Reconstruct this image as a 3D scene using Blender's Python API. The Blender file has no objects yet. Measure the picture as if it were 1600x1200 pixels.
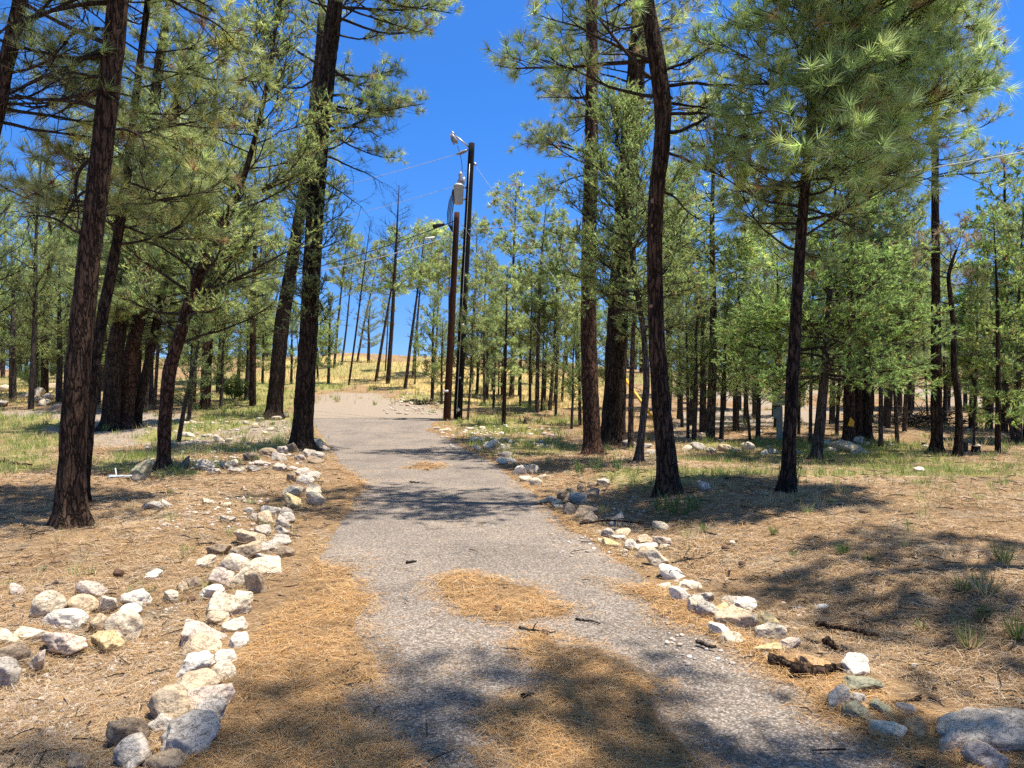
import bpy, math, random
import numpy as np
from mathutils import Vector, Matrix, Euler
R = np.random.default_rng(11)
random.seed(5)
SC = bpy.context.scene
COL = SC.collection

# ------------------------------------------------------------------ camera, world, sun, exposure
CAM_Z, FPX, HOR = 1.6, 1110.0, 610.0
cam_d = bpy.data.cameras.new('camera'); cam = bpy.data.objects.new('camera', cam_d); COL.objects.link(cam)
cam_d.sensor_width = 36.0; cam_d.lens = 36.0 * FPX / 1600.0
PITCH = math.atan((HOR - 600.0) / FPX)
cam.location = (0, 0, CAM_Z); cam.rotation_euler = (math.pi / 2 + PITCH, 0, 0)
cam_d.clip_start = 0.05; cam_d.clip_end = 3000
SC.camera = cam
SUN_EL, SUN_AZ = 75.0, 100.0            # azimuth measured clockwise from the view direction
w = bpy.data.worlds.new('World'); SC.world = w; w.use_nodes = True
nt = w.node_tree; nt.nodes.clear()
sky = nt.nodes.new('ShaderNodeTexSky'); sky.sky_type = 'NISHITA'; sky.sun_disc = False
sky.sun_elevation = math.radians(SUN_EL); sky.sun_rotation = math.radians(SUN_AZ)
sky.altitude = 2100; sky.air_density = 1.0; sky.dust_density = 0.0; sky.ozone_density = 3.0
tcw = nt.nodes.new('ShaderNodeTexCoord'); spw = nt.nodes.new('ShaderNodeSeparateXYZ'); nt.links.new(tcw.outputs['Generated'], spw.inputs[0])
# deep mountain-blue towards the skyline, thinner and paler overhead
rw = nt.nodes.new('ShaderNodeValToRGB'); rw.color_ramp.interpolation = 'EASE'; _st = [(0.0, (.25, .36, .64)), (.07, (.25, .385, .60)), (.14, (.26, .44, .67)), (.25, (.25, .53, .85)), (.37, (.23, .57, .95)), (.5, (.26, .60, 1.0)), (.72, (.85, .85, .80)), (1.0, (1.0, .92, .80))]
while len(rw.color_ramp.elements) < len(_st): rw.color_ramp.elements.new(.5)
for _i, (_p, _c) in enumerate(_st): rw.color_ramp.elements[_i].position = _p; rw.color_ramp.elements[_i].color = (*_c, 1)
nt.links.new(spw.outputs['Z'], rw.inputs[0])
hs = nt.nodes.new('ShaderNodeMix'); hs.data_type = 'RGBA'; hs.blend_type = 'MULTIPLY'; hs.inputs[0].default_value = 1.0; nt.links.new(rw.outputs[0], hs.inputs[7])
bg = nt.nodes.new('ShaderNodeBackground'); bg.inputs['Strength'].default_value = 0.137
wo = nt.nodes.new('ShaderNodeOutputWorld')
nt.links.new(sky.outputs[0], hs.inputs[6]); nt.links.new(hs.outputs[2], bg.inputs[0]); nt.links.new(bg.outputs[0], wo.inputs[0])
sd = bpy.data.lights.new('sun', 'SUN'); sd.energy = 5.0; sd.angle = math.radians(0.55); sd.color = (1.0, 0.94, 0.84)
sun = bpy.data.objects.new('sun', sd); COL.objects.link(sun)
_e, _a = math.radians(SUN_EL), math.radians(SUN_AZ)
SUNV = Vector((math.cos(_e) * math.sin(_a), math.cos(_e) * math.cos(_a), math.sin(_e)))
sun.rotation_euler = SUNV.to_track_quat('Z', 'Y').to_euler(); sun.location = SUNV * 60
SC.view_settings.view_transform = 'Standard'; SC.view_settings.look = 'None'
SC.view_settings.exposure = 0.95; SC.view_settings.gamma = 1.0
SC.render.engine = 'CYCLES'
SC.cycles.max_bounces = 8; SC.cycles.diffuse_bounces = 5; SC.cycles.glossy_bounces = 2
SC.cycles.transmission_bounces = 3; SC.cycles.transparent_max_bounces = 4
SC.cycles.use_denoising = False

# ------------------------------------------------------------------ numeric helpers
def hash3(i, j, k, s):
    h = (i * 374761393 + j * 668265263 + k * 2147483647 + s * 974634777) & 0xffffffff
    h = ((h ^ (h >> 13)) * 1274126177) & 0xffffffff
    h = ((h ^ (h >> 16)) * 2246822519) & 0xffffffff
    return ((h ^ (h >> 15)) & 0xffff) / 65535.0
def vnoise(p, s=0):
    p = np.asarray(p, float); i = np.floor(p).astype(np.int64); f = p - i; f = f * f * (3 - 2 * f)
    r = 0
    for a in (0, 1):
        for b in (0, 1):
            for c in (0, 1):
                wgt = (f[..., 0] if a else 1 - f[..., 0]) * (f[..., 1] if b else 1 - f[..., 1]) * (f[..., 2] if c else 1 - f[..., 2])
                r = r + wgt * hash3(i[..., 0] + a, i[..., 1] + b, i[..., 2] + c, s)
    return r
def n2(x, y, sc, s=0, oct=1):
    x = np.asarray(x, float); y = np.asarray(y, float); r = 0; amp = 1; tot = 0
    for o in range(oct):
        r = r + amp * vnoise(np.stack([x * sc, y * sc, np.zeros_like(x) + 0.37], -1), s + o); tot += amp; amp *= .5; sc *= 2.1
    return r / tot
def sstep(a, b, x):
    t = np.clip((x - a) / (b - a), 0, 1); return t * t * (3 - 2 * t)
def unit(v): return v / np.maximum(np.linalg.norm(v, axis=-1, keepdims=True), 1e-9)

# right and left road edges (world x as a function of distance y)
RY = np.array([-30, -5, 2.0, 3.0, 3.62, 4.33, 5.2, 7.4, 9.35, 11.8, 19.7, 27.5, 60])
RX = np.array([3.2, 3.0, 2.6, 2.25, 1.95, 1.6, 1.3, 0.95, 0.62, 0.25, -1.1, -2.9, -9])
LY = np.array([-30, -5, 3.0, 6.0, 9.0, 12.0, 19.7, 28.0, 60])
LX = np.array([-1.7, -1.6, -1.5, -1.75, -2.15, -2.7, -5.1, -8.0, -16])
def hterr(x, y, mesh=False):
    x = np.asarray(x, float); y = np.asarray(y, float)
    z = np.interp(y, [-400, -40, 0, 14, 20, 28, 34, 41, 50, 62, 75, 84, 110, 160, 400, 3000],
                  [-3, -0.8, 0, 0.0, 0.08, 0.46, 0.9, 1.55, 2.5, 4.0, 5.25, 5.4, 4.2, 0.5, -4, -4])
    z = z + sstep(6, 30, np.abs(x + 14)) * sstep(34, 75, y) * ((n2(x, y, .035, 3) - .5) * 4.0 - 1.0)
    xr = np.interp(y, RY, RX); xl = np.interp(y, LY, LX)
    er = x - xr; el = xl - x
    z = z + sstep(0.2, 2.4, er) * 0.34 * (1 - sstep(9, 17, y)) + sstep(.3, 2.0, el) * 0.10 * (1 - sstep(12, 20, y))
    off = np.maximum(sstep(0.1, 1.2, er), sstep(0.1, 1.2, el))
    off = np.maximum(off, sstep(27, 33, y))
    z = z + off * ((n2(x, y, .35, 7, 2) - .5) * 0.28 + (n2(x, y, 1.6, 9, 2) - .5) * 0.09)
    z = z + off * sstep(30, 60, y) * (n2(x, y, .12, 19, 2) - .5) * 1.2
    if mesh:
        inside = (1 - sstep(-0.35, -0.05, er)) * (1 - sstep(-0.35, -0.05, el)) * (1 - sstep(27, 29, y))
        z = z - inside * 0.07
        z = z + off * (n2(x, y, 9, 13, 2) - .5) * 0.035 * (1 - sstep(10, 25, y))
    return z
_dd = np.concatenate([np.geomspace(1.5, 160, 260)])
def unproj(px, py):
    px = np.atleast_1d(np.asarray(px, float)); py = np.atleast_1d(np.asarray(py, float))
    dx = (px - 800) / FPX; vz = (600 - py) / FPX
    c, s = math.cos(PITCH), math.sin(PITCH)
    fy = c - vz * s; fz = s + vz * c; dxn = dx / fy; dzn = fz / fy
    D = _dd[None, :]
    diff = CAM_Z + dzn[:, None] * D - hterr(dxn[:, None] * D, D + 0 * dxn[:, None])
    below = diff < 0
    k = np.where(below.any(1), below.argmax(1), len(_dd) - 1); k = np.maximum(k, 1)
    lo = _dd[k - 1]; hi = _dd[k]
    for _ in range(18):
        m = (lo + hi) / 2; dm = CAM_Z + dzn * m - hterr(dxn * m, m)
        hi = np.where(dm < 0, m, hi); lo = np.where(dm < 0, lo, m)
    y = (lo + hi) / 2
    return np.stack([dxn * y, y, hterr(dxn * y, y)], -1)
def at(px, py, d):
    """world point seen at a picture position, at distance d ahead"""
    vz = (600 - py) / FPX; c, s = math.cos(PITCH), math.sin(PITCH)
    fy = c - vz * s; fz = s + vz * c
    return np.array([(px - 800) / FPX / fy * d, d, CAM_Z + fz / fy * d])
def polyw(pts):
    return unproj([p[0] for p in pts], [p[1] for p in pts])[:, :2]
def polydist(x, y, poly):
    """signed distance, positive inside"""
    x = np.asarray(x, float); y = np.asarray(y, float); n = len(poly)
    ins = np.zeros(x.shape, bool); dmin = np.full(x.shape, 1e9)
    for i in range(n):
        x1, y1 = poly[i]; x2, y2 = poly[(i + 1) % n]
        cond = ((y1 > y) != (y2 > y)) & (x < (x2 - x1) * (y - y1) / ((y2 - y1) + 1e-12) + x1)
        ins ^= cond
        ex, ey = x2 - x1, y2 - y1
        t = np.clip(((x - x1) * ex + (y - y1) * ey) / (ex * ex + ey * ey + 1e-12), 0, 1)
        dmin = np.minimum(dmin, np.hypot(x - x1 - t * ex, y - y1 - t * ey))
    return np.where(ins, dmin, -dmin)

# ------------------------------------------------------------------ mesh helpers
class MB:
    def __init__(s): s.v = []; s.q = []; s.t = []; s.c = []; s.n = 0; s.mq = []; s.mt = []
    def add(s, v, quads=None, tris=None, col=None, mi=0):
        v = np.asarray(v, float).reshape(-1, 3); s.v.append(v)
        if quads is not None and len(quads): s.q.append(np.asarray(quads, np.int64).reshape(-1, 4) + s.n); s.mq.append(np.full(len(s.q[-1]), mi))
        if tris is not None and len(tris): s.t.append(np.asarray(tris, np.int64).reshape(-1, 3) + s.n); s.mt.append(np.full(len(s.t[-1]), mi))
        if col is None: col = (.5, .5, .5)
        c = np.broadcast_to(np.asarray(col, float).reshape(-1, 3), v.shape); s.c.append(c)
        s.n += len(v)
    def mesh(s, name, mats, smooth=True):
        me = bpy.data.meshes.new(name)
        if s.n == 0: return me
        v = np.concatenate(s.v); q = np.concatenate(s.q) if s.q else np.zeros((0, 4), np.int64); t = np.concatenate(s.t) if s.t else np.zeros((0, 3), np.int64)
        me.vertices.add(len(v)); me.vertices.foreach_set('co', v.astype(np.float32).ravel())
        me.loops.add(len(q) * 4 + len(t) * 3); me.loops.foreach_set('vertex_index', np.concatenate([q.ravel(), t.ravel()]).astype(np.int32))
        me.polygons.add(len(q) + len(t))
        me.polygons.foreach_set('loop_start', np.concatenate([np.arange(len(q)) * 4, len(q) * 4 + np.arange(len(t)) * 3]).astype(np.int32))
        mi = np.concatenate((s.mq or [np.zeros(0)]) + (s.mt or [np.zeros(0)])).astype(np.int32)
        if mi.any(): me.polygons.foreach_set('material_index', mi)
        if smooth: me.polygons.foreach_set('use_smooth', np.ones(len(q) + len(t), bool))
        c = np.concatenate(s.c); ca = me.color_attributes.new('tint', 'FLOAT_COLOR', 'POINT')
        ca.data.foreach_set('color', np.concatenate([c, np.ones((len(c), 1))], 1).astype(np.float32).ravel())
        for m in (mats if isinstance(mats, (list, tuple)) else [mats]): me.materials.append(m)
        me.update(calc_edges=True); return me
def obj(name, me, parent=None, loc=None):
    o = bpy.data.objects.new(name, me); COL.objects.link(o)
    if parent is not None: o.parent = parent
    if loc is not None: o.location = loc
    return o
def tag(o, label=None, cat=None, group=None, kind=None):
    if label: o['label'] = label
    if cat: o['category'] = cat
    if group: o['group'] = group
    if kind: o['kind'] = kind
    return o
def empty(name, loc):
    o = bpy.data.objects.new(name, None); COL.objects.link(o); o.location = loc; o.empty_display_size = .2; return o
def tubes(mb, P, Rd, sides=6, col=None, mi=0, cap=False, bump=None):
    """P (n,k,3) polylines with radii Rd (n,k)"""
    P = np.asarray(P, float); Rd = np.asarray(Rd, float)
    if P.ndim == 2: P = P[None]; Rd = Rd[None]
    n, k, _ = P.shape
    T = np.gradient(P, axis=1); T = unit(T)
    md = unit(P[:, -1] - P[:, 0]); ax = np.argmin(np.abs(md), 1); ref = np.eye(3)[ax][:, None, :]
    U = unit(np.cross(T, ref)); V = np.cross(T, U)
    a = np.arange(sides) / sides * 2 * math.pi
    ring = U[:, :, None, :] * np.cos(a)[None, None, :, None] + V[:, :, None, :] * np.sin(a)[None, None, :, None]
    rr = Rd[:, :, None, None]
    pts = P[:, :, None, :] + ring * rr
    if bump is not None: pts = P[:, :, None, :] + ring * rr * bump(pts, a)[..., None]
    idx = np.arange(n * k * sides).reshape(n, k, sides)
    A = idx[:, :-1, :]; B = idx[:, 1:, :]
    q = np.stack([A, np.roll(A, -1, 2), np.roll(B, -1, 2), B], -1).reshape(-1, 4)
    tr = None; vv = pts.reshape(-1, 3)
    if cap:
        c0 = P[:, 0]; c1 = P[:, -1]; base = len(vv); vv = np.concatenate([vv, c0, c1])
        t0 = np.stack([np.broadcast_to((base + np.arange(n))[:, None], (n, sides)), np.roll(idx[:, 0], -1, 1), idx[:, 0]], -1)
        t1 = np.stack([np.broadcast_to((base + n + np.arange(n))[:, None], (n, sides)), idx[:, -1], np.roll(idx[:, -1], -1, 1)], -1)
        tr = np.concatenate([t0.reshape(-1, 3), t1.reshape(-1, 3)])
    if col is not None and np.ndim(col) == 2: col = np.repeat(np.asarray(col), k * sides, 0) if not cap else None
    mb.add(vv, quads=q, tris=tr, col=col, mi=mi)

# ------------------------------------------------------------------ materials
def newmat(name, rough=.9, spec=.2):
    m = bpy.data.materials.new(name); m.use_nodes = True; n = m.node_tree.nodes; b = n['Principled BSDF']
    b.inputs['Roughness'].default_value = rough; b.inputs['Specular IOR Level'].default_value = spec
    return m, n, m.node_tree.links, b
def N(n, t, **k):
    x = n.new(t)
    for a, v in k.items():
        if a in x.inputs.keys() if hasattr(x.inputs, 'keys') else False: x.inputs[a].default_value = v
        else: setattr(x, a, v)
    return x
def noise(n, l, vec, scale, detail=4, rough=.6, dist=0.0):
    x = n.new('ShaderNodeTexNoise'); x.inputs['Scale'].default_value = scale; x.inputs['Detail'].default_value = detail
    x.inputs['Roughness'].default_value = rough; x.inputs['Distortion'].default_value = dist
    if vec is not None: l.new(vec, x.inputs['Vector'])
    return x
def ramp(n, l, fac, stops):
    x = n.new('ShaderNodeValToRGB'); e = x.color_ramp.elements
    while len(e) < len(stops): e.new(0.5)
    for i, (p, c) in enumerate(stops):
        e[i].position = p; e[i].color = (c[0], c[1], c[2], 1) if hasattr(c, '__len__') else (c, c, c, 1)
    l.new(fac, x.inputs['Fac']); return x
def mixc(n, l, fac, a, b, mode='MIX'):
    x = n.new('ShaderNodeMix'); x.data_type = 'RGBA'; x.blend_type = mode
    for s, v in ((0, fac), (6, a), (7, b)):
        if isinstance(v, (int, float)): x.inputs[s].default_value = v
        elif isinstance(v, tuple): x.inputs[s].default_value = (*v, 1)
        else: l.new(v, x.inputs[s])
    return x.outputs[2]
def bump(n, l, b, h, strength=.5, dist=.02):
    x = n.new('ShaderNodeBump'); x.inputs['Strength'].default_value = strength; x.inputs['Distance'].default_value = dist
    l.new(h, x.inputs['Height']); l.new(x.outputs[0], b.inputs['Normal']); return x
def mapping(n, l, src, scale=(1, 1, 1), rot=(0, 0, 0)):
    x = n.new('ShaderNodeMapping'); x.inputs['Scale'].default_value = scale; x.inputs['Rotation'].default_value = rot
    l.new(src, x.inputs['Vector']); return x.outputs[0]

def mat_leaf(name, trans=.35, gloss=.45, spec=.35):
    m = bpy.data.materials.new(name); m.use_nodes = True; n = m.node_tree.nodes; l = m.node_tree.links; n.clear()
    at_ = n.new('ShaderNodeAttribute'); at_.attribute_name = 'tint'
    oi = n.new('ShaderNodeObjectInfo')
    hsv = n.new('ShaderNodeHueSaturation')
    mp = n.new('ShaderNodeMapRange'); mp.inputs['To Min'].default_value = .485; mp.inputs['To Max'].default_value = .515
    l.new(oi.outputs['Random'], mp.inputs[0]); l.new(mp.outputs[0], hsv.inputs['Hue'])
    mv = n.new('ShaderNodeMapRange'); mv.inputs['To Min'].default_value = .85; mv.inputs['To Max'].default_value = 1.15
    mm = n.new('ShaderNodeMath'); mm.operation = 'MULTIPLY_ADD'; mm.inputs[1].default_value = 7.31; mm.inputs[2].default_value = .13
    fr = n.new('ShaderNodeMath'); fr.operation = 'FRACT'
    l.new(oi.outputs['Random'], mm.inputs[0]); l.new(mm.outputs[0], fr.inputs[0]); l.new(fr.outputs[0], mv.inputs[0]); l.new(mv.outputs[0], hsv.inputs['Value'])
    l.new(at_.outputs['Color'], hsv.inputs['Color'])
    p = n.new('ShaderNodeBsdfPrincipled'); p.inputs['Roughness'].default_value = gloss; p.inputs['Specular IOR Level'].default_value = spec
    tr = n.new('ShaderNodeBsdfTranslucent'); mx = n.new('ShaderNodeMixShader'); mx.inputs[0].default_value = trans
    l.new(hsv.outputs[0], p.inputs['Base Color']); l.new(hsv.outputs[0], tr.inputs['Color'])
    o = n.new('ShaderNodeOutputMaterial'); l.new(p.outputs[0], mx.inputs[1]); l.new(tr.outputs[0], mx.inputs[2]); l.new(mx.outputs[0], o.inputs[0])
    return m
M_NEEDLE = mat_leaf('pine_needles', .52, .4, .55)
M_SCALE = mat_leaf('juniper_foliage', .5, .6, .2)
M_GRASS = mat_leaf('grass_blades', .35, .6, .2)
M_STRAW = mat_leaf('dead_needles', .1, .6, .25)

def mat_bark(name, dark, mid, light, sx=9, sz=2.6, bdist=.03, char=0.0):
    m, n, l, b = newmat(name, .92, .15)
    tc = n.new('ShaderNodeTexCoord'); v = mapping(n, l, tc.outputs['Object'], (1, 1, sz / sx))
    nz = noise(n, l, v, sx * .8, 3, .6); vv = n.new('ShaderNodeVectorMath'); vv.operation = 'MULTIPLY_ADD'
    vv.inputs[1].default_value = (.18, .18, .18); l.new(nz.outputs['Color'], vv.inputs[0]); l.new(v, vv.inputs[2])
    vo = n.new('ShaderNodeTexVoronoi'); vo.feature = 'DISTANCE_TO_EDGE'; vo.inputs['Scale'].default_value = sx; l.new(vv.outputs[0], vo.inputs['Vector'])
    crack = ramp(n, l, vo.outputs['Distance'], [(0.0, 0.0), (0.16, 1.0)])
    n_ = noise(n, l, v, sx * 5, 6, .7)
    colr = ramp(n, l, n_.outputs['Fac'], [(.3, dark), (.5, mid), (.72, light)])
    c = mixc(n, l, crack.outputs['Color'], tuple(x * .35 for x in dark), colr.outputs['Color'])
    big = noise(n, l, tc.outputs['Object'], 1.1, 3, .6); br = ramp(n, l, big.outputs['Fac'], [(.35, .62), (.65, 1.15)])
    c = mixc(n, l, 1.0, c, br.outputs['Color'], 'MULTIPLY')
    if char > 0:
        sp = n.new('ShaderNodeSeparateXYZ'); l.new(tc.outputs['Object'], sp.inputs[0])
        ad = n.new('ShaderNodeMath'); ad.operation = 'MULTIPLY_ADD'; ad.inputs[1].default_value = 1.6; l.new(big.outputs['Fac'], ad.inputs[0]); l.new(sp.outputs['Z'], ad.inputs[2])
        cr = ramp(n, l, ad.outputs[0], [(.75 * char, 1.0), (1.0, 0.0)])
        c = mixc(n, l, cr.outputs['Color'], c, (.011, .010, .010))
    l.new(c, b.inputs['Base Color'])
    hh = n.new('ShaderNodeMath'); hh.operation = 'MULTIPLY_ADD'; hh.inputs[1].default_value = .35; l.new(n_.outputs['Fac'], hh.inputs[0]); l.new(crack.outputs['Color'], hh.inputs[2])
    bump(n, l, b, hh.outputs[0], .9, bdist)
    return m
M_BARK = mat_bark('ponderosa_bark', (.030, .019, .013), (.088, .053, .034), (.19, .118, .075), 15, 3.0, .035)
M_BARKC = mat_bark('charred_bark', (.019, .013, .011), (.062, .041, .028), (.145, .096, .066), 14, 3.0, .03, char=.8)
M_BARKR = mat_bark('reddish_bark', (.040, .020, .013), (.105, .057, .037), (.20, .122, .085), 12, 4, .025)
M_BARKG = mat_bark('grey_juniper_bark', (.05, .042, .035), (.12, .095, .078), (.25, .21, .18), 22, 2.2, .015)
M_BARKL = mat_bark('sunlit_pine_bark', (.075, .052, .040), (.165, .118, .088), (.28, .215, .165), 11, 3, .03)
M_TWIG = mat_bark('twig_bark', (.04, .03, .024), (.085, .064, .05), (.19, .155, .13), 30, 10, .006)
M_DEAD = mat_bark('dead_wood', (.06, .05, .043), (.14, .12, .105), (.28, .25, .23), 26, 6, .008)

def mat_rock():
    m, n, l, b = newmat('limestone', .88, .25)
    oi = n.new('ShaderNodeObjectInfo'); tc = n.new('ShaderNodeTexCoord')
    of = n.new('ShaderNodeVectorMath'); of.operation = 'MULTIPLY_ADD'; of.inputs[1].default_value = (31, 17, 23)
    l.new(oi.outputs['Random'], of.inputs[0]); geo = n.new('ShaderNodeNewGeometry'); l.new(geo.outputs['Position'], of.inputs[2])
    v = of.outputs[0]
    n1 = noise(n, l, v, 7, 6, .65, .4); r1 = ramp(n, l, n1.outputs['Fac'], [(.28, (.55, .50, .44)), (.48, (1, .98, .95)), (.7, (1.12, 1.02, .86))])
    c = mixc(n, l, 1.0, oi.outputs['Color'], r1.outputs['Color'], 'MULTIPLY')
    n3 = noise(n, l, v, 3.2, 5, .7); r3 = ramp(n, l, n3.outputs['Fac'], [(.55, 0.0), (.68, 1.0)])
    f3 = n.new('ShaderNodeMath'); f3.operation = 'MULTIPLY'; f3.inputs[1].default_value = .45; l.new(r3.outputs['Color'], f3.inputs[0])
    c = mixc(n, l, f3.outputs[0], c, (.30, .20, .11))
    n2_ = noise(n, l, v, 46, 5, .75); r2 = ramp(n, l, n2_.outputs['Fac'], [(.36, (.42, .38, .34)), (.50, (1, 1, 1))])
    c = mixc(n, l, .75, c, r2.outputs['Color'], 'MULTIPLY')
    mv = mapping(n, l, v, (1, 1, 3.2), (.4, .3, 0)); mu = noise(n, l, mv, 11, 5, .6, .8)
    cr = n.new('ShaderNodeMath'); cr.operation = 'SUBTRACT'; cr.inputs[1].default_value = .5; l.new(mu.outputs['Fac'], cr.inputs[0])
    ab = n.new('ShaderNodeMath'); ab.operation = 'ABSOLUTE'; l.new(cr.outputs[0], ab.inputs[0])
    rr = ramp(n, l, ab.outputs[0], [(.0, .45), (.022, 1.0)])
    c = mixc(n, l, .6, c, rr.outputs['Color'], 'MULTIPLY')
    l.new(c, b.inputs['Base Color'])
    h = n.new('ShaderNodeMath'); h.operation = 'MULTIPLY_ADD'; h.inputs[1].default_value = .4; l.new(n2_.outputs['Fac'], h.inputs[0]); l.new(n1.outputs['Fac'], h.inputs[2])
    h2 = n.new('ShaderNodeMath'); h2.operation = 'MULTIPLY_ADD'; h2.inputs[1].default_value = .35; l.new(rr.outputs['Color'], h2.inputs[0]); l.new(h.outputs[0], h2.inputs[2])
    bump(n, l, b, h2.outputs[0], .8, .02); return m
M_ROCK = mat_rock()

def needle_field(n, l, vec, scale=1.0):
    """overlapping lines in several directions: returns a 0..1 height"""
    out = None
    for i, rz in enumerate((.2, 1.15, 2.1, 2.8, .75)):
        wv = noise(n, l, vec, 2.3 + i, 1, .5)
        va = n.new('ShaderNodeVectorMath'); va.operation = 'MULTIPLY_ADD'; va.inputs[1].default_value = (.22, .22, 0); l.new(wv.outputs['Color'], va.inputs[0]); l.new(vec, va.inputs[2])
        v = mapping(n, l, va.outputs[0], (9 * scale, 150 * scale, 1), (0, 0, rz)); x = noise(n, l, v, 1.0, 2, .5)
        r = ramp(n, l, x.outputs['Fac'], [(.5, 0.0), (.72, 1.0)])
        if out is None: out = r.outputs['Color']
        else:
            k = n.new('ShaderNodeMath'); k.operation = 'MAXIMUM'; l.new(out, k.inputs[0]); l.new(r.outputs['Color'], k.inputs[1]); out = k.outputs[0]
    return out
def mat_ground(zoned=True, name='forest_floor'):
    m, n, l, b = newmat(name, .95, .1)
    geo = n.new('ShaderNodeNewGeometry'); P = geo.outputs['Position']
    nf = needle_field(n, l, P)
    straw = ramp(n, l, nf, [(0.0, (.11, .068, .040)), (.35, (.25, .15, .08)), (.8, (.47, .32, .165))])
    big = noise(n, l, P, .9, 5, .6); rb = ramp(n, l, big.outputs['Fac'], [(.3, (.66, .62, .60)), (.55, (1.0, 1.0, 1.0)), (.75, (1.12, 1.08, 1.0))])
    c = mixc(n, l, 1.0, straw.outputs['Color'], rb.outputs['Color'], 'MULTIPLY')
    soilm = noise(n, l, P, 1.7, 6, .65); rs = ramp(n, l, soilm.outputs['Fac'], [(.52, 0.0), (.62, 1.0)])
    sn = noise(n, l, P, 38, 4, .7); soil = ramp(n, l, sn.outputs['Fac'], [(.3, (.12, .085, .06)), (.55, (.29, .23, .155)), (.72, (.50, .44, .36))])
    if zoned:
        fs = n.new('ShaderNodeMath'); fs.operation = 'MULTIPLY'; fs.inputs[1].default_value = .8; l.new(rs.outputs['Color'], fs.inputs[0])
        c = mixc(n, l, fs.outputs[0], c, soil.outputs['Color'])
        zn = n.new('ShaderNodeAttribute'); zn.attribute_name = 'tint'; sp = n.new('ShaderNodeSeparateColor'); l.new(zn.outputs['Color'], sp.inputs[0])
        brk = noise(n, l, P, 1.3, 7, .75)
        def patch(sock, lo=.35, hi=.6):
            a = n.new('ShaderNodeMath'); a.operation = 'ADD'; l.new(sock, a.inputs[0]); l.new(brk.outputs['Fac'], a.inputs[1])
            s_ = n.new('ShaderNodeMath'); s_.operation = 'SUBTRACT'; l.new(a.outputs[0], s_.inputs[0]); s_.inputs[1].default_value = .5
            return ramp(n, l, s_.outputs[0], [(lo, 0.0), (hi, 1.0)]).outputs['Color']
        gv = noise(n, l, P, 14, 5, .7); 
        dirt = ramp(n, l, sn.outputs['Fac'], [(.3, (.23, .18, .135)), (.55, (.34, .275, .21)), (.75, (.48, .41, .33))])
        c = mixc(n, l, patch(sp.outputs[2]), c, dirt.outputs['Color'])
        gold = ramp(n, l, gv.outputs['Fac'], [(.3, (.22, .16, .06)), (.5, (.46, .34, .13)), (.7, (.60, .46, .22))])
        c = mixc(n, l, patch(sp.outputs[1]), c, gold.outputs['Color'])
        green = ramp(n, l, gv.outputs['Fac'], [(.3, (.12, .10, .04)), (.48, (.27, .24, .085)), (.6, (.36, .30, .13)), (.72, (.46, .36, .2))])
        c = mixc(n, l, patch(sp.outputs[0]), c, green.outputs['Color'])
    l.new(c, b.inputs['Base Color'])
    h = n.new('ShaderNodeMath'); h.operation = 'ADD'; l.new(nf, h.inputs[0]); l.new(sn.outputs['Fac'], h.inputs[1])
    bump(n, l, b, h.outputs[0], .6, .02); return m
M_GROUND = mat_ground(); M_MAT = mat_ground(False, 'needle_mat')
def mat_road():
    m, n, l, b = newmat('chip_seal', .9, .25)
    geo = n.new('ShaderNodeNewGeometry'); P = geo.outputs['Position']
    vo = n.new('ShaderNodeTexVoronoi'); vo.inputs['Scale'].default_value = 85; l.new(P, vo.inputs['Vector'])
    sp = n.new('ShaderNodeSeparateColor'); l.new(vo.outputs['Color'], sp.inputs[0])
    ch = ramp(n, l, sp.outputs[0], [(0.0, (.13, .105, .082)), (.3, (.20, .165, .135)), (.62, (.27, .225, .185)), (.95, (.42, .36, .30))])
    ed = ramp(n, l, vo.outputs['Distance'], [(.3, 1.0), (.75, .55)])
    c = mixc(n, l, 1.0, ch.outputs['Color'], ed.outputs['Color'], 'MULTIPLY')
    nb = noise(n, l, P, .8, 5, .65); rb = ramp(n, l, nb.outputs['Fac'], [(.28, (.66, .65, .66)), (.5, (.98, .97, .96)), (.72, (1.25, 1.18, 1.1))])
    c = mixc(n, l, 1.0, c, rb.outputs['Color'], 'MULTIPLY')
    ns = noise(n, l, P, 6, 5, .7); rs = ramp(n, l, ns.outputs['Fac'], [(.58, 0.0), (.72, 1.0)])
    fs = n.new('ShaderNodeMath'); fs.operation = 'MULTIPLY'; fs.inputs[1].default_value = .35; l.new(rs.outputs['Color'], fs.inputs[0])
    c = mixc(n, l, fs.outputs[0], c, (.42, .27, .15))
    wv = noise(n, l, P, 1.5, 4, .6); va = n.new('ShaderNodeVectorMath'); va.operation = 'MULTIPLY_ADD'; va.inputs[1].default_value = (.9, .9, 0); l.new(wv.outputs['Color'], va.inputs[0]); l.new(P, va.inputs[2])
    ck = n.new('ShaderNodeTexVoronoi'); ck.feature = 'DISTANCE_TO_EDGE'; ck.inputs['Scale'].default_value = .55; l.new(va.outputs[0], ck.inputs['Vector'])
    cr = ramp(n, l, ck.outputs['Distance'], [(0.0, .30), (.007, .6), (.016, 1.0)])
    gate = ramp(n, l, nb.outputs['Fac'], [(.50, 0.0), (.62, .8)])
    c = mixc(n, l, gate.outputs['Color'], c, mixc(n, l, 1.0, c, cr.outputs['Color'], 'MULTIPLY'))
    l.new(c, b.inputs['Base Color'])
    h = n.new('ShaderNodeMath'); h.operation = 'SUBTRACT'; l.new(sp.outputs[1], h.inputs[0]); l.new(vo.outputs['Distance'], h.inputs[1])
    bump(n, l, b, h.outputs[0], .45, .006); return m
M_ROAD = mat_road()
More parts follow.
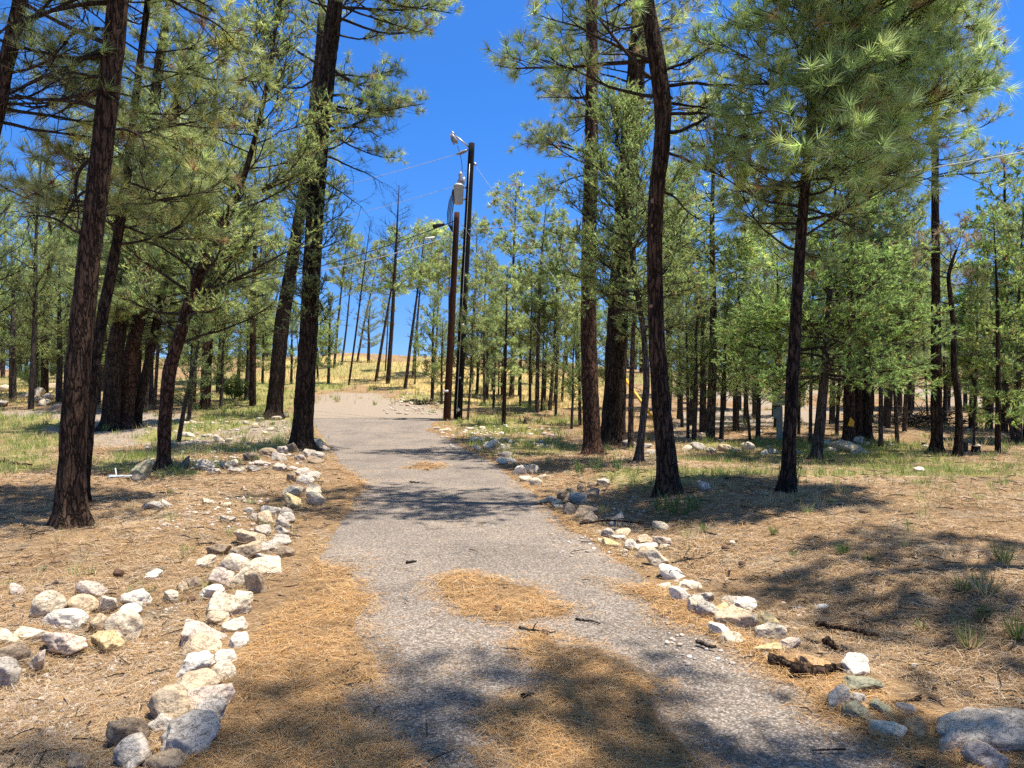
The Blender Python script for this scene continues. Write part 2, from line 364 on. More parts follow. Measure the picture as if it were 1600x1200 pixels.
def flat(name, c, rough=.6, metal=0.0, var=.25, sc=12):
    m, n, l, b = newmat(name, rough, .4); tc = n.new('ShaderNodeTexCoord'); x = noise(n, l, tc.outputs['Object'], sc, 5, .65)
    r = ramp(n, l, x.outputs['Fac'], [(.3, tuple(k * (1 - var) for k in c)), (.7, tuple(min(1, k * (1 + var)) for k in c))])
    l.new(r.outputs['Color'], b.inputs['Base Color']); b.inputs['Metallic'].default_value = metal; return m
M_POLED = mat_bark('creosote_pole', (.012, .009, .008), (.028, .021, .018), (.05, .04, .035), 40, 1.0, .004)
M_POLER = mat_bark('rusty_pole', (.03, .012, .007), (.085, .032, .016), (.15, .065, .035), 40, 1.0, .004)
M_CAN = flat('grey_paint', (.42, .44, .45), .45, .1, .12); M_METAL = flat('galvanised', (.5, .5, .5), .4, .7, .2)
M_BLACK = flat('black_rubber', (.02, .02, .022), .5); M_CERAM = flat('porcelain', (.28, .25, .24), .3)
M_WIRE = flat('aluminium_wire', (.62, .62, .60), .5, .3); M_GUY = flat('dull_steel', (.30, .30, .30), .6, .2); M_YEL = flat('yellow_guard', (.80, .42, .02), .5, 0, .12)
M_WHITE = flat('white_paint', (.78, .77, .74), .6, 0, .1); M_BEIGE = flat('weathered_beige', (.48, .42, .25), .7, 0, .2)
M_GGREY = flat('green_grey_metal', (.20, .24, .21), .6, .1, .2); M_CONE = flat('cone_brown', (.10, .052, .03), .8, 0, .5, 60)
M_CUT = flat('cut_wood', (.27, .17, .10), .8, 0, .3, 40); M_PLAST = flat('blue_white_plastic', (.36, .41, .46), .4)

# ------------------------------------------------------------------ ground
ASPH = [(640, 1290), (665, 1197), (644, 1170), (580, 1125), (558, 1084), (593, 1090), (610, 1070), (613, 1029), (582, 994), (593, 946), (562, 888), (520, 882), (505, 860), (508, 830), (530, 812),
        (562, 797), (566, 772), (581, 756), (525, 719), (508, 700), (503, 684), (498, 664), (485, 652), (470, 640), (500, 632), (600, 636), (650, 645), (676, 655), (666, 673), (700, 687), (753, 716), (778, 725), (803, 747), (806, 759), (838, 775), (853, 800),
        (890, 835), (925, 845), (942, 862), (965, 870), (960, 878), (990, 892), (1002, 908), (992, 915), (930, 905), (960, 925), (1000, 945), (1025, 975), (1075, 990), (1112, 997), (1150, 1030),
        (1185, 1058), (1225, 1085), (1250, 1120), (1300, 1145), (1380, 1185), (1470, 1240), (1500, 1290)]
P1 = [(679, 912), (692, 902), (723, 895), (761, 902), (796, 908), (844, 926), (899, 951), (864, 968), (816, 974), (796, 977), (754, 968), (713, 962), (687, 941)]
P2 = [(806, 1001), (830, 987), (871, 998), (912, 1015), (964, 1029), (1009, 1056), (1033, 1084), (1029, 1104), (1050, 1128), (1095, 1150), (1120, 1200), (1130, 1260), (780, 1260), (775, 1160), (775, 1115), (809, 1097), (844, 1090), (871, 1070), (830, 1042), (802, 1015)]
P3 = [(632, 732), (650, 724), (690, 724), (700, 730), (670, 736)]
wASPH, wP1, wP2, wP3 = polyw(ASPH), polyw(P1), polyw(P2), polyw(P3)
GREEN = [[(140, 735), (300, 745), (520, 690), (505, 655), (440, 640), (300, 640), (200, 690)],
         [(300, 640), (450, 645), (490, 612), (440, 590), (330, 595), (250, 620)],
         [(-80, 645), (-80, 760), (80, 735), (100, 645)],
         [(680, 676), (700, 690), (745, 712), (790, 716), (905, 706), (925, 668), (760, 640), (700, 662)],
         [(880, 735), (960, 755), (1040, 765), (1080, 752), (1240, 745), (1700, 745), (1700, 690), (1060, 690), (1040, 735)],
         [(740, 622), (900, 640), (910, 665), (760, 650)],
         [(440, 606), (560, 612), (700, 640), (745, 628), (560, 598), (440, 594)]]
GOLD = [[(380, 600), (560, 600), (740, 630), (930, 640), (940, 596), (760, 570), (640, 566), (560, 556), (430, 562)],
        [(-60, 600), (-60, 632), (100, 634), (110, 606)]]
DIRT = [[(470, 655), (500, 616), (580, 614), (700, 644), (690, 665), (640, 655)],
        [(0, 640), (300, 648), (300, 690), (150, 700), (0, 655)],
        [(1040, 690), (1700, 690), (1700, 570), (1040, 575)],
        [(220, 660), (470, 650), (470, 690), (240, 700)]]
wG = [polyw(p) for p in GREEN]; wO = [polyw(p) for p in GOLD]; wD = [polyw(p) for p in DIRT]
def zmask(x, y, polys, soft):
    r = np.zeros(np.shape(x))
    for i, p in enumerate(polys):
        s = soft * np.clip(np.abs(np.asarray(y)) / 12.0, .5, 5); r = np.maximum(r, sstep(-1, 1, polydist(x, y, p) / s))
    return r
def zones(x, y):
    g = zmask(x, y, wG, .5) * .95; o = zmask(x, y, wO, .6); d = zmask(x, y, wD, .6)
    g = g * (.25 + .75 * sstep(.38, .58, n2(x, y, .45, 77, 3))); o = np.maximum(o, sstep(42, 52, y) * .35 * sstep(.35, .6, n2(x, y, .09, 78, 3)))
    g = np.maximum(g, sstep(36, 46, y) * .55 * sstep(.42, .62, n2(x, y, .11, 79, 3)))
    d = np.where((x > 4) & (y > 19), d * (.25 + .6 * sstep(.42, .6, n2(x, y, .22, 80, 3))), d)
    return g, o, d
def axis(a, b, step, far, k):
    c = list(np.arange(a, b + 1e-6, step)); s = step; up = []; v = c[-1]
    while v < far: s *= k; v += s; up.append(v)
    dn = []; s = step; v = c[0]
    while v > -far: s *= k; v -= s; dn.append(v)
    return np.array(dn[::-1] + c + up)
xs = axis(-8, 8, .085, 900, 1.075); ys = axis(1.5, 13, .085, 1200, 1.05)
GX, GY = np.meshgrid(xs, ys, indexing='xy')
GZ = hterr(GX, GY, True)
nx, ny = len(xs), len(ys); idx = np.arange(nx * ny).reshape(ny, nx)
q = np.stack([idx[:-1, :-1], idx[:-1, 1:], idx[1:, 1:], idx[1:, :-1]], -1).reshape(-1, 4)
g_, o_, d_ = zones(GX.ravel(), GY.ravel())
mb = MB(); mb.add(np.stack([GX.ravel(), GY.ravel(), GZ.ravel()], -1), quads=q, col=np.stack([g_, o_, d_], -1))
tag(obj('ground', mb.mesh('ground', M_GROUND)), kind='structure')
# driveway
yy = np.concatenate([np.arange(-6, 14, .12), np.arange(14, 29.6, .3)]); tt = np.linspace(0, 1, 40)
XL = np.interp(yy, LY, LX) - .05; XR = np.interp(yy, RY, RX) + .05
X = XL[:, None] + (XR - XL)[:, None] * tt[None]; Y = np.repeat(yy[:, None], 40, 1)
Z = hterr(X, Y) + .004 + (n2(X, Y, .7, 31, 2) - .5) * .03 - .05 * (sstep(.47, .5, np.abs(tt - .5))[None]) - .08 * sstep(28.4, 29.5, Y)
idx = np.arange(X.size).reshape(X.shape); q = np.stack([idx[:-1, :-1], idx[:-1, 1:], idx[1:, 1:], idx[1:, :-1]], -1).reshape(-1, 4)
mb = MB(); mb.add(np.stack([X.ravel(), Y.ravel(), Z.ravel()], -1), quads=q)
tag(obj('driveway', mb.mesh('driveway', M_ROAD)), kind='structure')
def road_z(x, y): return hterr(x, y) + .004 + (n2(x, y, .7, 31, 2) - .5) * .03

# ------------------------------------------------------------------ pine straw: mats + single needles
def straw_amount(x, y):
    """>0 inside litter: off the asphalt or in one of the heaps lying on it; metres from the edge"""
    nz = (n2(x, y, 2.2, 41, 3) - .5) * .35
    a = -polydist(x, y, wASPH)
    b = np.maximum(np.maximum(polydist(x, y, wP1), polydist(x, y, wP2)), polydist(x, y, wP3)) + .05
    fine = (n2(x, y, 6.5, 43, 3) - .5) * .30
    return np.maximum(a + nz * np.clip(y / 8, .5, 1.5) * .7 + fine * .5, b + nz * .5 + fine)
xm = np.arange(-4.5, 3.6, .05); ym = np.concatenate([np.arange(-1, 9, .05), np.arange(9, 27, .12)])
X, Y = np.meshgrid(xm, ym, indexing='xy'); A = straw_amount(X, Y)
thick = .03 * sstep(0, .22, A)
Zt = road_z(X, Y) - .012 + thick + (n2(X, Y, 12, 51, 2) - .5) * .018 * sstep(0, .15, A)
er = X - np.interp(Y, RY, RX); el = np.interp(Y, LY, LX) - X
Zt = Zt - .12 * sstep(.25, .6, np.maximum(er, el))
keep = (np.maximum(er, el) < .7) & (A > -.12)
idx = np.arange(X.size).reshape(X.shape)
q = np.stack([idx[:-1, :-1], idx[:-1, 1:], idx[1:, 1:], idx[1:, :-1]], -1).reshape(-1, 4)
q = q[keep.ravel()[q].all(1)]
used = np.unique(q); remap = -np.ones(X.size, int); remap[used] = np.arange(len(used))
mb = MB(); mb.add(np.stack([X.ravel(), Y.ravel(), Zt.ravel()], -1)[used], quads=remap[q])
tag(obj('needle_litter', mb.mesh('needle_litter', M_MAT)), 'matted orange pine needles lying over the driveway edges and in heaps on it', 'pine litter', kind='stuff')

def sample_view(n, d0, d1, half=.80, power=1.0):
    """points scattered over the ground ahead, thinner with distance"""
    u = R.random(n)
    if power == 1.0: y = d0 + (d1 - d0) * u
    else: y = d0 * (d1 / d0) ** u
    x = (R.random(n) * 2 - 1) * half * (y + .8)
    return x, y
def blades(mb, P, D, Ln, W, col, curl=.0, segs=2):
    """thin ribbons; P root, D direction (unit), Ln length, W width"""
    n = len(P); side = unit(np.cross(D, np.stack([R.normal(0, .3, n), R.normal(0, .3, n), np.ones(n)], -1)))
    bend = (R.random((n, 1)) - .5) * 2 * curl
    c1 = P + D * Ln[:, None] * .5 + side * bend * Ln[:, None]
    c2 = P + D * Ln[:, None]
    w_ = W[:, None]
    v = np.stack([P - side * w_ * .5, P + side * w_ * .5, c1 + side * w_ * .5, c1 - side * w_ * .5, c2], 1).reshape(-1, 3)
    b = np.arange(n) * 5
    mb.add(v, quads=np.stack([b, b + 1, b + 2, b + 3], -1), tris=np.stack([b + 3, b + 2, b + 4], -1), col=np.repeat(col, 5, 0))
def straw_cols(n, bias, ora=None):
    pal = np.array([(.52, .34, .18), (.44, .265, .12), (.62, .46, .28), (.33, .20, .10), (.19, .12, .075), (.46, .39, .31), (.50, .26, .095)])
    p = np.array([.24, .24, .15, .13, .08, .07, .09]); c = pal[R.choice(len(pal), n, p=p)] * (R.random((n, 1)) * .35 + .78)
    if ora is not None: c = np.where(ora[:, None], c * np.array([1.03, .92, .76]), c * np.array([.93, .98, 1.10]))
    return c * (1 - .35 * bias[:, None])
mb = MB()
x, y = sample_view(470000, 2.0, 24, .82, 2)
A = straw_amount(x, y); g_, o_, d_ = zones(x, y)
grey = n2(x, y, 1.1, 61, 3)
pr = np.where(A > 0, .6 + .4 * sstep(.0, .10, A), .012 + .10 * sstep(.62, .75, n2(x, y, 1.5, 63, 3)) + .25 * sstep(-.15, 0, A)) * (1 - .75 * g_) * (1 - .6 * d_)
pr = pr * np.where(A > 0, .30 + .70 * sstep(.3, .55, grey), 1)
k = R.random(len(x)) < pr; x, y, A, grey = x[k], y[k], A[k], grey[k]
onroad = (x < np.interp(y, RY, RX)) & (x > np.interp(y, LY, LX))
z = np.where(onroad, road_z(x, y) + .004 + np.where(A > 0, .022 * sstep(0, .22, A), 0), hterr(x, y, True) + .006)
a = R.random(len(x)) * math.pi * 2 * 1.0 + n2(x, y, .8, 71, 1) * 2
lift = R.normal(0, .10, len(x)) + np.where(A > .1, .05, 0)
D = unit(np.stack([np.cos(a), np.sin(a), lift], -1)); Ln = R.uniform(.06, .16, len(x)) * np.clip(y / 9, 1, 1.8); W = R.uniform(.0013, .0023, len(x)) * np.clip(y / 4.2, .8, 4)
z = z + np.abs(lift) * Ln * .5 + R.random(len(x)) * np.where(A > .05, .014, .002)
P = np.stack([x, y, z], -1) - D * Ln[:, None] * .5
blades(mb, P, D, Ln, W, straw_cols(len(x), (grey < .42) * .8, onroad), .10)
tag(obj('pine_straw', mb.mesh('pine_straw', M_STRAW, False)), 'loose tan and orange pine needles covering the forest floor', 'pine straw', kind='stuff')

# ------------------------------------------------------------------ rocks
def ico(sub):
    me = bpy.data.meshes.new('t'); import bmesh
    bm = bmesh.new(); bmesh.ops.create_icosphere(bm, subdivisions=sub, radius=1); bm.to_mesh(me); bm.free()
    v = np.zeros(len(me.vertices) * 3); me.vertices.foreach_get('co', v); f = np.zeros(len(me.polygons) * 3, int); me.polygons.foreach_get('vertices', f)
    bpy.data.meshes.remove(me); return v.reshape(-1, 3), f.reshape(-1, 3)
IV, IF = ico(5); IV3, IF3 = ico(3)
def rock_mesh(seed, sub=5):
    r = np.random.default_rng(seed); V, F = (IV, IF) if sub == 5 else (IV3, IF3)
    npl = r.integers(9, 15); nn = unit(r.normal(size=(npl, 3))); cc = r.uniform(.62, 1.0, npl)
    dots = V @ nn.T; rr = np.where(dots > .05, cc / np.maximum(dots, .05), 50.)
    kk = r.uniform(14, 34); rad = -np.log(np.exp(-kk * np.minimum(rr, 3)).sum(1)) / kk
    rad = np.minimum(rad, 1.35)
    p = V * rad[:, None]
    d = (vnoise(p * 2.2 + seed * 3.1, seed) - .5) * .16 + (vnoise(p * 6 + seed, seed + 1) - .5) * .07 + (vnoise(p * 17, seed + 2) - .5) * .028
    lay = np.sin((p @ unit(r.normal(size=3) + np.array([0, 0, 2]))) * r.uniform(9, 16) + 3 * vnoise(p * 2, seed + 5)) * .012
    p = p + unit(V) * (d + lay)[:, None]
    p = p / np.array([np.ptp(p[:, 0]), np.ptp(p[:, 1]), np.ptp(p[:, 2])]) ; p = p - p.mean(0)
    mb = MB(); mb.add(p, tris=F); me = mb.mesh('rock', M_ROCK); return me
ROCKM = [rock_mesh(100 + i) for i in range(16)]; ROCKS_ = [rock_mesh(200 + i, 3) for i in range(8)]
ROCKPOS = []
RC = {'w': (.76, .71, .61), 'l': (.67, .58, .44), 't': (.54, .43, .30), 'g': (.47, .425, .37), 'b': (.31, .24, .17), 'd': (.19, .165, .145), 'y': (.66, .52, .28), 'p': (.58, .48, .40), 'o': (.50, .31, .16), 'm': (.27, .265, .185)}
RN = {'w': 'whitish', 'l': 'pale cream', 't': 'tan', 'g': 'grey', 'b': 'brownish', 'd': 'dark', 'y': 'yellowish', 'p': 'pinkish grey', 'o': 'orange tan', 'm': 'lichen covered'}
def rock(px, py, wp, hp, c, label, group, cat='rock', name='rock', small=False):
    P = unproj(px, py - min(hp * .25, 8))[0]; s = P[1] / FPX; w_ = wp * s * 1.05; h_ = max(hp * s * 1.10, w_ * .36)
    dep = w_ * R.uniform(.65, .95)
    o = obj(name, random.choice(ROCKS_ if small else ROCKM))
    vtilt = R.normal(0, .14, 2)
    o.rotation_euler = (vtilt[0], vtilt[1], R.uniform(-.5, .5) + random.choice((0, math.pi)))
    o.scale = (w_ * 1.04, dep, h_ * 1.25)
    on = np.interp(P[1], LY, LX) < P[0] < np.interp(P[1], RY, RX)
    o.location = (P[0], P[1], P[2] + h_ * .30); ROCKPOS.append((P[0], P[1], P[2], w_))
    cc = np.array(RC[c]) * R.uniform(.9, 1.1); o.color = (*cc, 1)
    tag(o, label, cat, group); return o
def ordn(i):
    W_ = ['first', 'second', 'third', 'fourth', 'fifth', 'sixth', 'seventh', 'eighth', 'ninth', 'tenth', 'eleventh', 'twelfth']
    if i < 12: return W_[i]
    n = i + 1; suf = 'th' if 10 < n % 100 < 14 else {1: 'st', 2: 'nd', 3: 'rd'}.get(n % 10, 'th'); return f'{n}{suf}'
def shape_word(wp, hp):
    r = hp / wp; return 'flat' if r < .42 else ('chunky' if r < .75 else 'upright')
def size_word(wp, py):
    P = unproj(px=800, py=py)[0][1]; s = wp * P / FPX; return 'small' if s < .16 else ('big' if s > .34 else 'medium')
LEFTB = [(290,1188,85,62,'g'),(212,1203,55,42,'g'),(257,1214,60,28,'b'),(205,1172,60,48,'b'),(255,1150,42,26,'g'),(268,1133,70,48,'t'),(318,1113,76,36,'p'),(325,1145,50,45,'g'),(308,1084,66,24,'t'),(305,1062,62,40,'w'),
 (348,1070,38,26,'l'),(352,1045,34,24,'w'),(317,1026,62,26,'t'),(310,1012,64,34,'p'),(371,1022,28,28,'w'),(370,994,38,25,'l'),(338,980,40,24,'t'),(352,968,64,38,'l'),(378,948,28,22,'l'),(402,936,28,42,'t'),(376,920,30,26,'l'),
 (329,940,36,22,'w'),(345,920,36,26,'p'),(303,924,28,20,'b'),(286,928,18,14,'t'),(337,908,28,14,'b'),(370,898,50,26,'l'),(413,902,52,24,'l'),(320,890,34,16,'l'),(447,876,27,20,'b'),(418,885,34,16,'g'),(420,868,38,20,'g'),
 (386,880,44,30,'t'),(344,873,34,22,'b'),(390,854,44,22,'t'),(437,856,34,16,'g'),(443,842,26,16,'g'),(412,838,30,14,'g'),(440,828,26,18,'g'),(415,824,28,20,'t'),(450,819,26,14,'g'),(420,808,30,14,'w'),(447,807,20,11,'g'),(396,816,14,12,'g'),
 (460,797,38,18,'y'),(494,793,28,21,'l'),(458,781,32,20,'l'),(488,778,30,16,'l'),(477,760,28,15,'w'),(488,754,26,14,'g'),(457,757,16,14,'b'),(470,746,24,12,'g')]
HCL = [(457,710,20,14,'b'),(480,718,22,14,'g'),(495,704,28,16,'g'),(507,708,14,10,'g'),(497,719,24,10,'g'),(435,722,28,13,'g'),(420,716,28,12,'b'),(492,725,28,7,'b'),(443,712,18,12,'g'),(470,722,18,10,'g')]
ROWL = [(360,734,22,14,'l'),(366,741,22,10,'g'),(325,737,34,15,'g'),(337,743,24,9,'g'),(383,737,20,8,'t'),(397,738,20,8,'g'),(235,799,28,13,'g'),(258,796,18,12,'g'),(325,790,22,9,'l'),(355,793,12,7,'l'),(380,789,10,10,'w'),(388,805,17,9,'g'),(357,817,24,10,'g'),(243,777,16,6,'b'),(440,738,24,10,'g'),(410,729,24,8,'g')]
LCIR = [(77,972,46,37,'l'),(143,935,42,24,'p'),(128,962,46,24,'t'),(102,987,62,26,'w'),(166,963,26,26,'l'),(216,952,42,26,'w'),(203,965,32,16,'w'),(157,990,32,24,'t'),(193,1004,52,38,'l'),(169,1021,50,26,'y'),(99,1027,62,34,'p'),(44,1003,50,20,'l'),(8,1008,36,20,'l'),(25,1047,50,38,'b'),(59,1058,26,36,'p'),(5,1080,44,42,'g'),(239,907,26,12,'w'),(266,943,30,18,'l'),(25,935,26,18,'p'),(125,1203,50,22,'b'),(122,942,16,9,'p'),(214,938,16,8,'t')]
RIGHTB = [(1545,1215,62,48,'p'),(1545,1172,130,58,'g'),(1604,1185,22,18,'l'),(1490,1187,46,34,'p'),(1433,1165,38,32,'o'),(1388,1160,48,32,'l'),(1416,1124,38,20,'g'),(1381,1128,40,24,'m'),(1343,1136,44,30,'m'),(1340,1111,34,24,'g'),(1307,1117,36,38,'g'),(1340,1086,62,26,'m'),(1337,1062,44,28,'w'),(1267,1052,56,24,'o'),(1200,1025,40,18,'y'),(1232,1018,34,18,'p'),(1205,1003,46,22,'l'),(1197,982,32,20,'y'),(1142,1006,36,14,'l'),(1127,996,38,18,'w'),(1150,984,58,26,'t'),(1130,963,24,18,'y'),(1160,962,36,24,'w'),(1172,952,24,12,'l'),(1145,946,34,12,'g'),(1108,973,32,28,'g'),(1087,968,30,30,'l'),(1100,944,40,14,'g'),(1062,948,32,26,'w'),(1075,926,36,16,'l'),(1035,923,28,10,'l'),(1051,911,42,23,'w'),(1028,892,40,26,'l'),(1009,876,34,18,'t'),(1038,858,32,18,'p'),(1008,863,34,12,'w'),(1007,853,26,14,'t'),(985,863,20,16,'w'),(952,857,28,13,'y'),(969,846,24,9,'w'),(970,839,28,9,'t'),(950,844,20,14,'g'),(965,826,24,20,'g'),(922,823,24,18,'t'),(915,811,36,20,'b'),(888,809,21,18,'d'),(925,781,24,14,'b'),(900,789,28,18,'g'),(880,784,20,14,'b'),(861,787,18,9,'g'),(893,773,16,10,'b'),(910,771,22,12,'b'),(925,764,20,10,'b'),(945,761,22,12,'g'),(872,797,14,8,'l'),(935,838,14,8,'t')]
RFAR = [(836,763,19,13,'l'),(847,751,14,8,'l'),(822,756,20,11,'l'),(832,743,22,14,'l'),(812,746,22,16,'w'),(822,736,14,8,'t'),(786,728,18,11,'w'),(800,726,14,9,'w'),(790,716,20,9,'g'),(787,705,20,8,'l'),(768,703,24,13,'w'),(747,706,16,8,'l'),(745,693,28,6,'l'),(760,697,16,6,'l'),(692,677,14,6,'l'),(681,673,12,5,'g'),(735,673,14,5,'l'),(755,672,12,5,'l')]
RMID = [(982,700,20,10,'g'),(1015,713,18,9,'g'),(1010,702,18,8,'g'),(1072,709,17,10,'l'),(1090,707,22,13,'g'),(1112,709,18,8,'g'),(1135,709,27,12,'t'),(1152,708,14,7,'g'),(1168,707,20,13,'l'),(1195,713,13,8,'w'),(1210,711,20,8,'g'),(1245,711,18,7,'g'),(1294,698,16,10,'l'),(1310,698,16,9,'g'),(1332,698,28,14,'g'),(1352,699,14,8,'g'),(1322,708,42,13,'l'),(1344,714,26,12,'g'),(1296,709,20,9,'g'),(1435,738,15,7,'w'),(1100,771,20,16,'g'),(1032,831,26,13,'l'),(1145,853,10,7,'w'),(1282,955,24,9,'w'),(1428,1048,12,10,'w'),(1386,1078,10,7,'w')]
def rock_list(lst, where, group, small=False):
    lst2 = sorted(lst, key=lambda t: -t[1])
    for i, (px, py, wp, hp, c) in enumerate(lst2):
        rock(px, py, wp, hp, c, f'{size_word(wp, py)} {RN[c]} {shape_word(wp, hp)} rock, {ordn(i)} {where}', group, small=small)
RIGHTB += [(px + R.uniform(-16, 16), py + R.uniform(-5, 7), R.uniform(9, 17), R.uniform(6, 10), random.choice('wltlp')) for px, py, *_ in [RIGHTB[i] for i in R.choice(np.arange(13, 50), 22, replace=False)]]
rock_list(LEFTB, 'from the camera in the left stone border', 'rocks of the left driveway border')
rock_list(HCL, 'nearest at the foot of the thick driveway pine', 'rocks piled at the foot of the thick pine')
rock_list(ROWL, 'nearest in the loose row below the curved tree', 'rocks in the loose row on the left')
rock_list(LCIR, 'nearest in the rock ring at the left edge', 'rocks of the ring at the left edge')
rock_list(RIGHTB, 'from the camera in the right stone border', 'rocks of the right driveway border')
rock_list(RFAR, 'nearest in the far stretch of right border', 'rocks of the far right driveway border', True)
rock_list(RMID, 'nearest of the stones beyond the right bank', 'stones beyond the right bank', True)
for reg, n_, lab, grp in (((230, 655, 450, 700), 24, 'on the ground behind the curved tree', 'stones behind the curved tree'),
                     ((610, 622, 705, 644), 14, 'on the bank where the driveway bends', 'stones on the bank of the bend'),
                     ((395, 652, 445, 676), 12, 'heaped beside the straight charred pine', 'stones beside the charred pine'),
                     ((-20, 610, 95, 640), 12, 'in the clearing at the left edge', 'slabs at the left edge')):
    _k = {}
    for px in np.sort(R.uniform(reg[0], reg[2], n_)):
        wpx = R.uniform(4, 9) if 'bend' in grp else R.uniform(6, 15) if 'slab' not in grp else R.uniform(14, 30)
        c = random.choice('lgtgp'); i = _k.get(c, 0); _k[c] = i + 1
        rock(px, R.uniform(reg[1], reg[3]), wpx, wpx * R.uniform(.3, .6), c, f'small {RN[c]} stone, {ordn(i)} such from left {lab}', grp, small=True)
# gravel and pebbles nobody could count
mb = MB(); V2, F2 = ico(1)
def pebbles(px0, py0, px1, py1, n, smin, smax):
    pts = np.array([(R.uniform(px0, px1), R.uniform(py0, py1)) for _ in range(n)]); W3 = unproj(pts[:, 0], pts[:, 1])
    for P in W3:
        s = R.uniform(smin, smax) * (1 if P[1] < 12 else 1.6); v = V2 * (1 + .35 * R.normal(size=(len(V2), 1)) * .5) * s * np.array([1, R.uniform(.6, 1), R.uniform(.4, .7)])
        c = np.array(RC[random.choice('wlgtp')]) * R.uniform(.7, 1.05); mb.add(v + P + np.array([0, 0, s * .2]), tris=F2, col=c)
for r_ in ((0, 1040, 120, 1150, 260, .008, .02), (100, 940, 300, 1080, 240, .006, .018), (230, 760, 420, 830, 200, .012, .035), (230, 655, 470, 735, 260, .02, .05), (600, 612, 705, 648, 160, .02, .06),
           (690, 665, 870, 700, 160, .02, .06), (1050, 600, 1600, 700, 220, .02, .06), (1040, 940, 1260, 1040, 160, .008, .022), (860, 770, 1010, 870, 120, .01, .03), (1250, 1050, 1600, 1190, 130, .006, .016), (500, 820, 1300, 1190, 160, .004, .009)):
    pebbles(*r_)
tag(obj('gravel', mb.mesh('gravel', mat_leaf('gravel_chips', 0, .9, .2), False)), 'scattered pebbles and stone chips on the ground', 'gravel', kind='stuff')

# ------------------------------------------------------------------ trees
def polyl(pts, k):
    """smooth resample of a polyline"""
    pts = np.asarray(pts, float); d = np.concatenate([[0], np.cumsum(np.linalg.norm(np.diff(pts[:, :3], axis=0), axis=1))]); t = np.linspace(0, d[-1], k)
    out = np.stack([np.interp(t, d, pts[:, i]) for i in range(pts.shape[1])], -1)
    for _ in range(max(1, k // 12)):
        o2 = out.copy(); o2[1:-1] = (out[:-2] + 2 * out[1:-1] + out[2:]) / 4; out = o2
    return out
def trunk_mesh(path, rad, mat, near=True, seed=0):
    """path (k,3) local to base; rad (k)"""
    def bp(p, a):
        d = vnoise(p * np.array([9, 9, 2.6]) + seed, seed) * .6 + vnoise(p * np.array([22, 22, 6.5]) + seed, seed + 1) * .4
        return 1 + (d - .5) * (.30 if near else .2) + (.34 * np.exp(-np.clip(p[..., 2], 0, 9) / .17) * np.maximum(0, np.sin(a[None, None, :] * (3 + seed % 3) + seed)) if near else 0)
    mb = MB(); tubes(mb, path, rad, 28 if near else 10, bump=bp, cap=True); return mb.mesh('trunk', mat)
def grow(P0, D0, L, K, up, wob):
    n = len(P0); D = unit(D0.copy()); P = [P0]; st = (L / (K - 1))[:, None]; 
    for i in range(K - 1):
        D = unit(D + R.normal(0, wob, (n, 3)) + np.array([0, 0, 1.0]) * (up if np.isscalar(up) else up[:, None]))
        P.append(P[-1] + D * st)
    return np.stack(P, 1), D
def pick(P, idx, s):
    """position and direction on polylines P[idx] at parameter s"""
    K = P.shape[1]; f = s * (K - 1); i = np.minimum(f.astype(int), K - 2); t = (f - i)[:, None]
    a, b = P[idx, i], P[idx, i + 1]; return a + (b - a) * t, unit(b - a)
def leaf(mb, P0, P1, n, ln, wd, spread, u0, cols, mi=1, droop=0.0):
    """n leaves on each twig"""
    m = len(P0); D = unit(P1 - P0); D = np.repeat(D, n, 0); u = R.uniform(u0, 1.0, m * n)[:, None]
    B = np.repeat(P0, n, 0) + np.repeat(P1 - P0, n, 0) * u
    r = unit(R.normal(size=(m * n, 3))); r = r - D * (r * D).sum(1, keepdims=True); r = unit(r)
    a = np.abs(R.normal(0, 1, m * n)) * spread * .5 + spread * .45; a = np.minimum(a, 1.9)[:, None]
    d = D * np.cos(a) + r * np.sin(a); d[:, 2] -= droop; d = unit(d)
    L = ln * R.uniform(.7, 1.15, m * n)[:, None]; sd = unit(np.cross(d, R.normal(size=(m * n, 3)))) * wd * .5 * R.uniform(.8, 1.2, m * n)[:, None]
    v = np.stack([B - sd, B + sd, B + d * L], 1).reshape(-1, 3); b = np.arange(m * n) * 3
    c = np.repeat(np.repeat(cols, n, 0) * R.uniform(.65, 1.35, (m * n, 1)), 3, 0)
    mb.add(v, tris=np.stack([b, b + 1, b + 2], -1), col=c, mi=mi)
PINEC = np.array([(.40, .49, .17), (.33, .43, .155), (.53, .58, .20), (.46, .54, .24)])
JUNC = np.array([(.39, .49, .17), (.32, .42, .155), (.52, .58, .20), (.44, .53, .24)])
def cols(pal, n, lo=.65, hi=1.35):
    c = pal[R.integers(0, len(pal), n)] * R.uniform(lo, hi, (n, 1))
    return np.where(R.random((n, 1)) < .045, np.array([[.40, .27, .13]]), c)
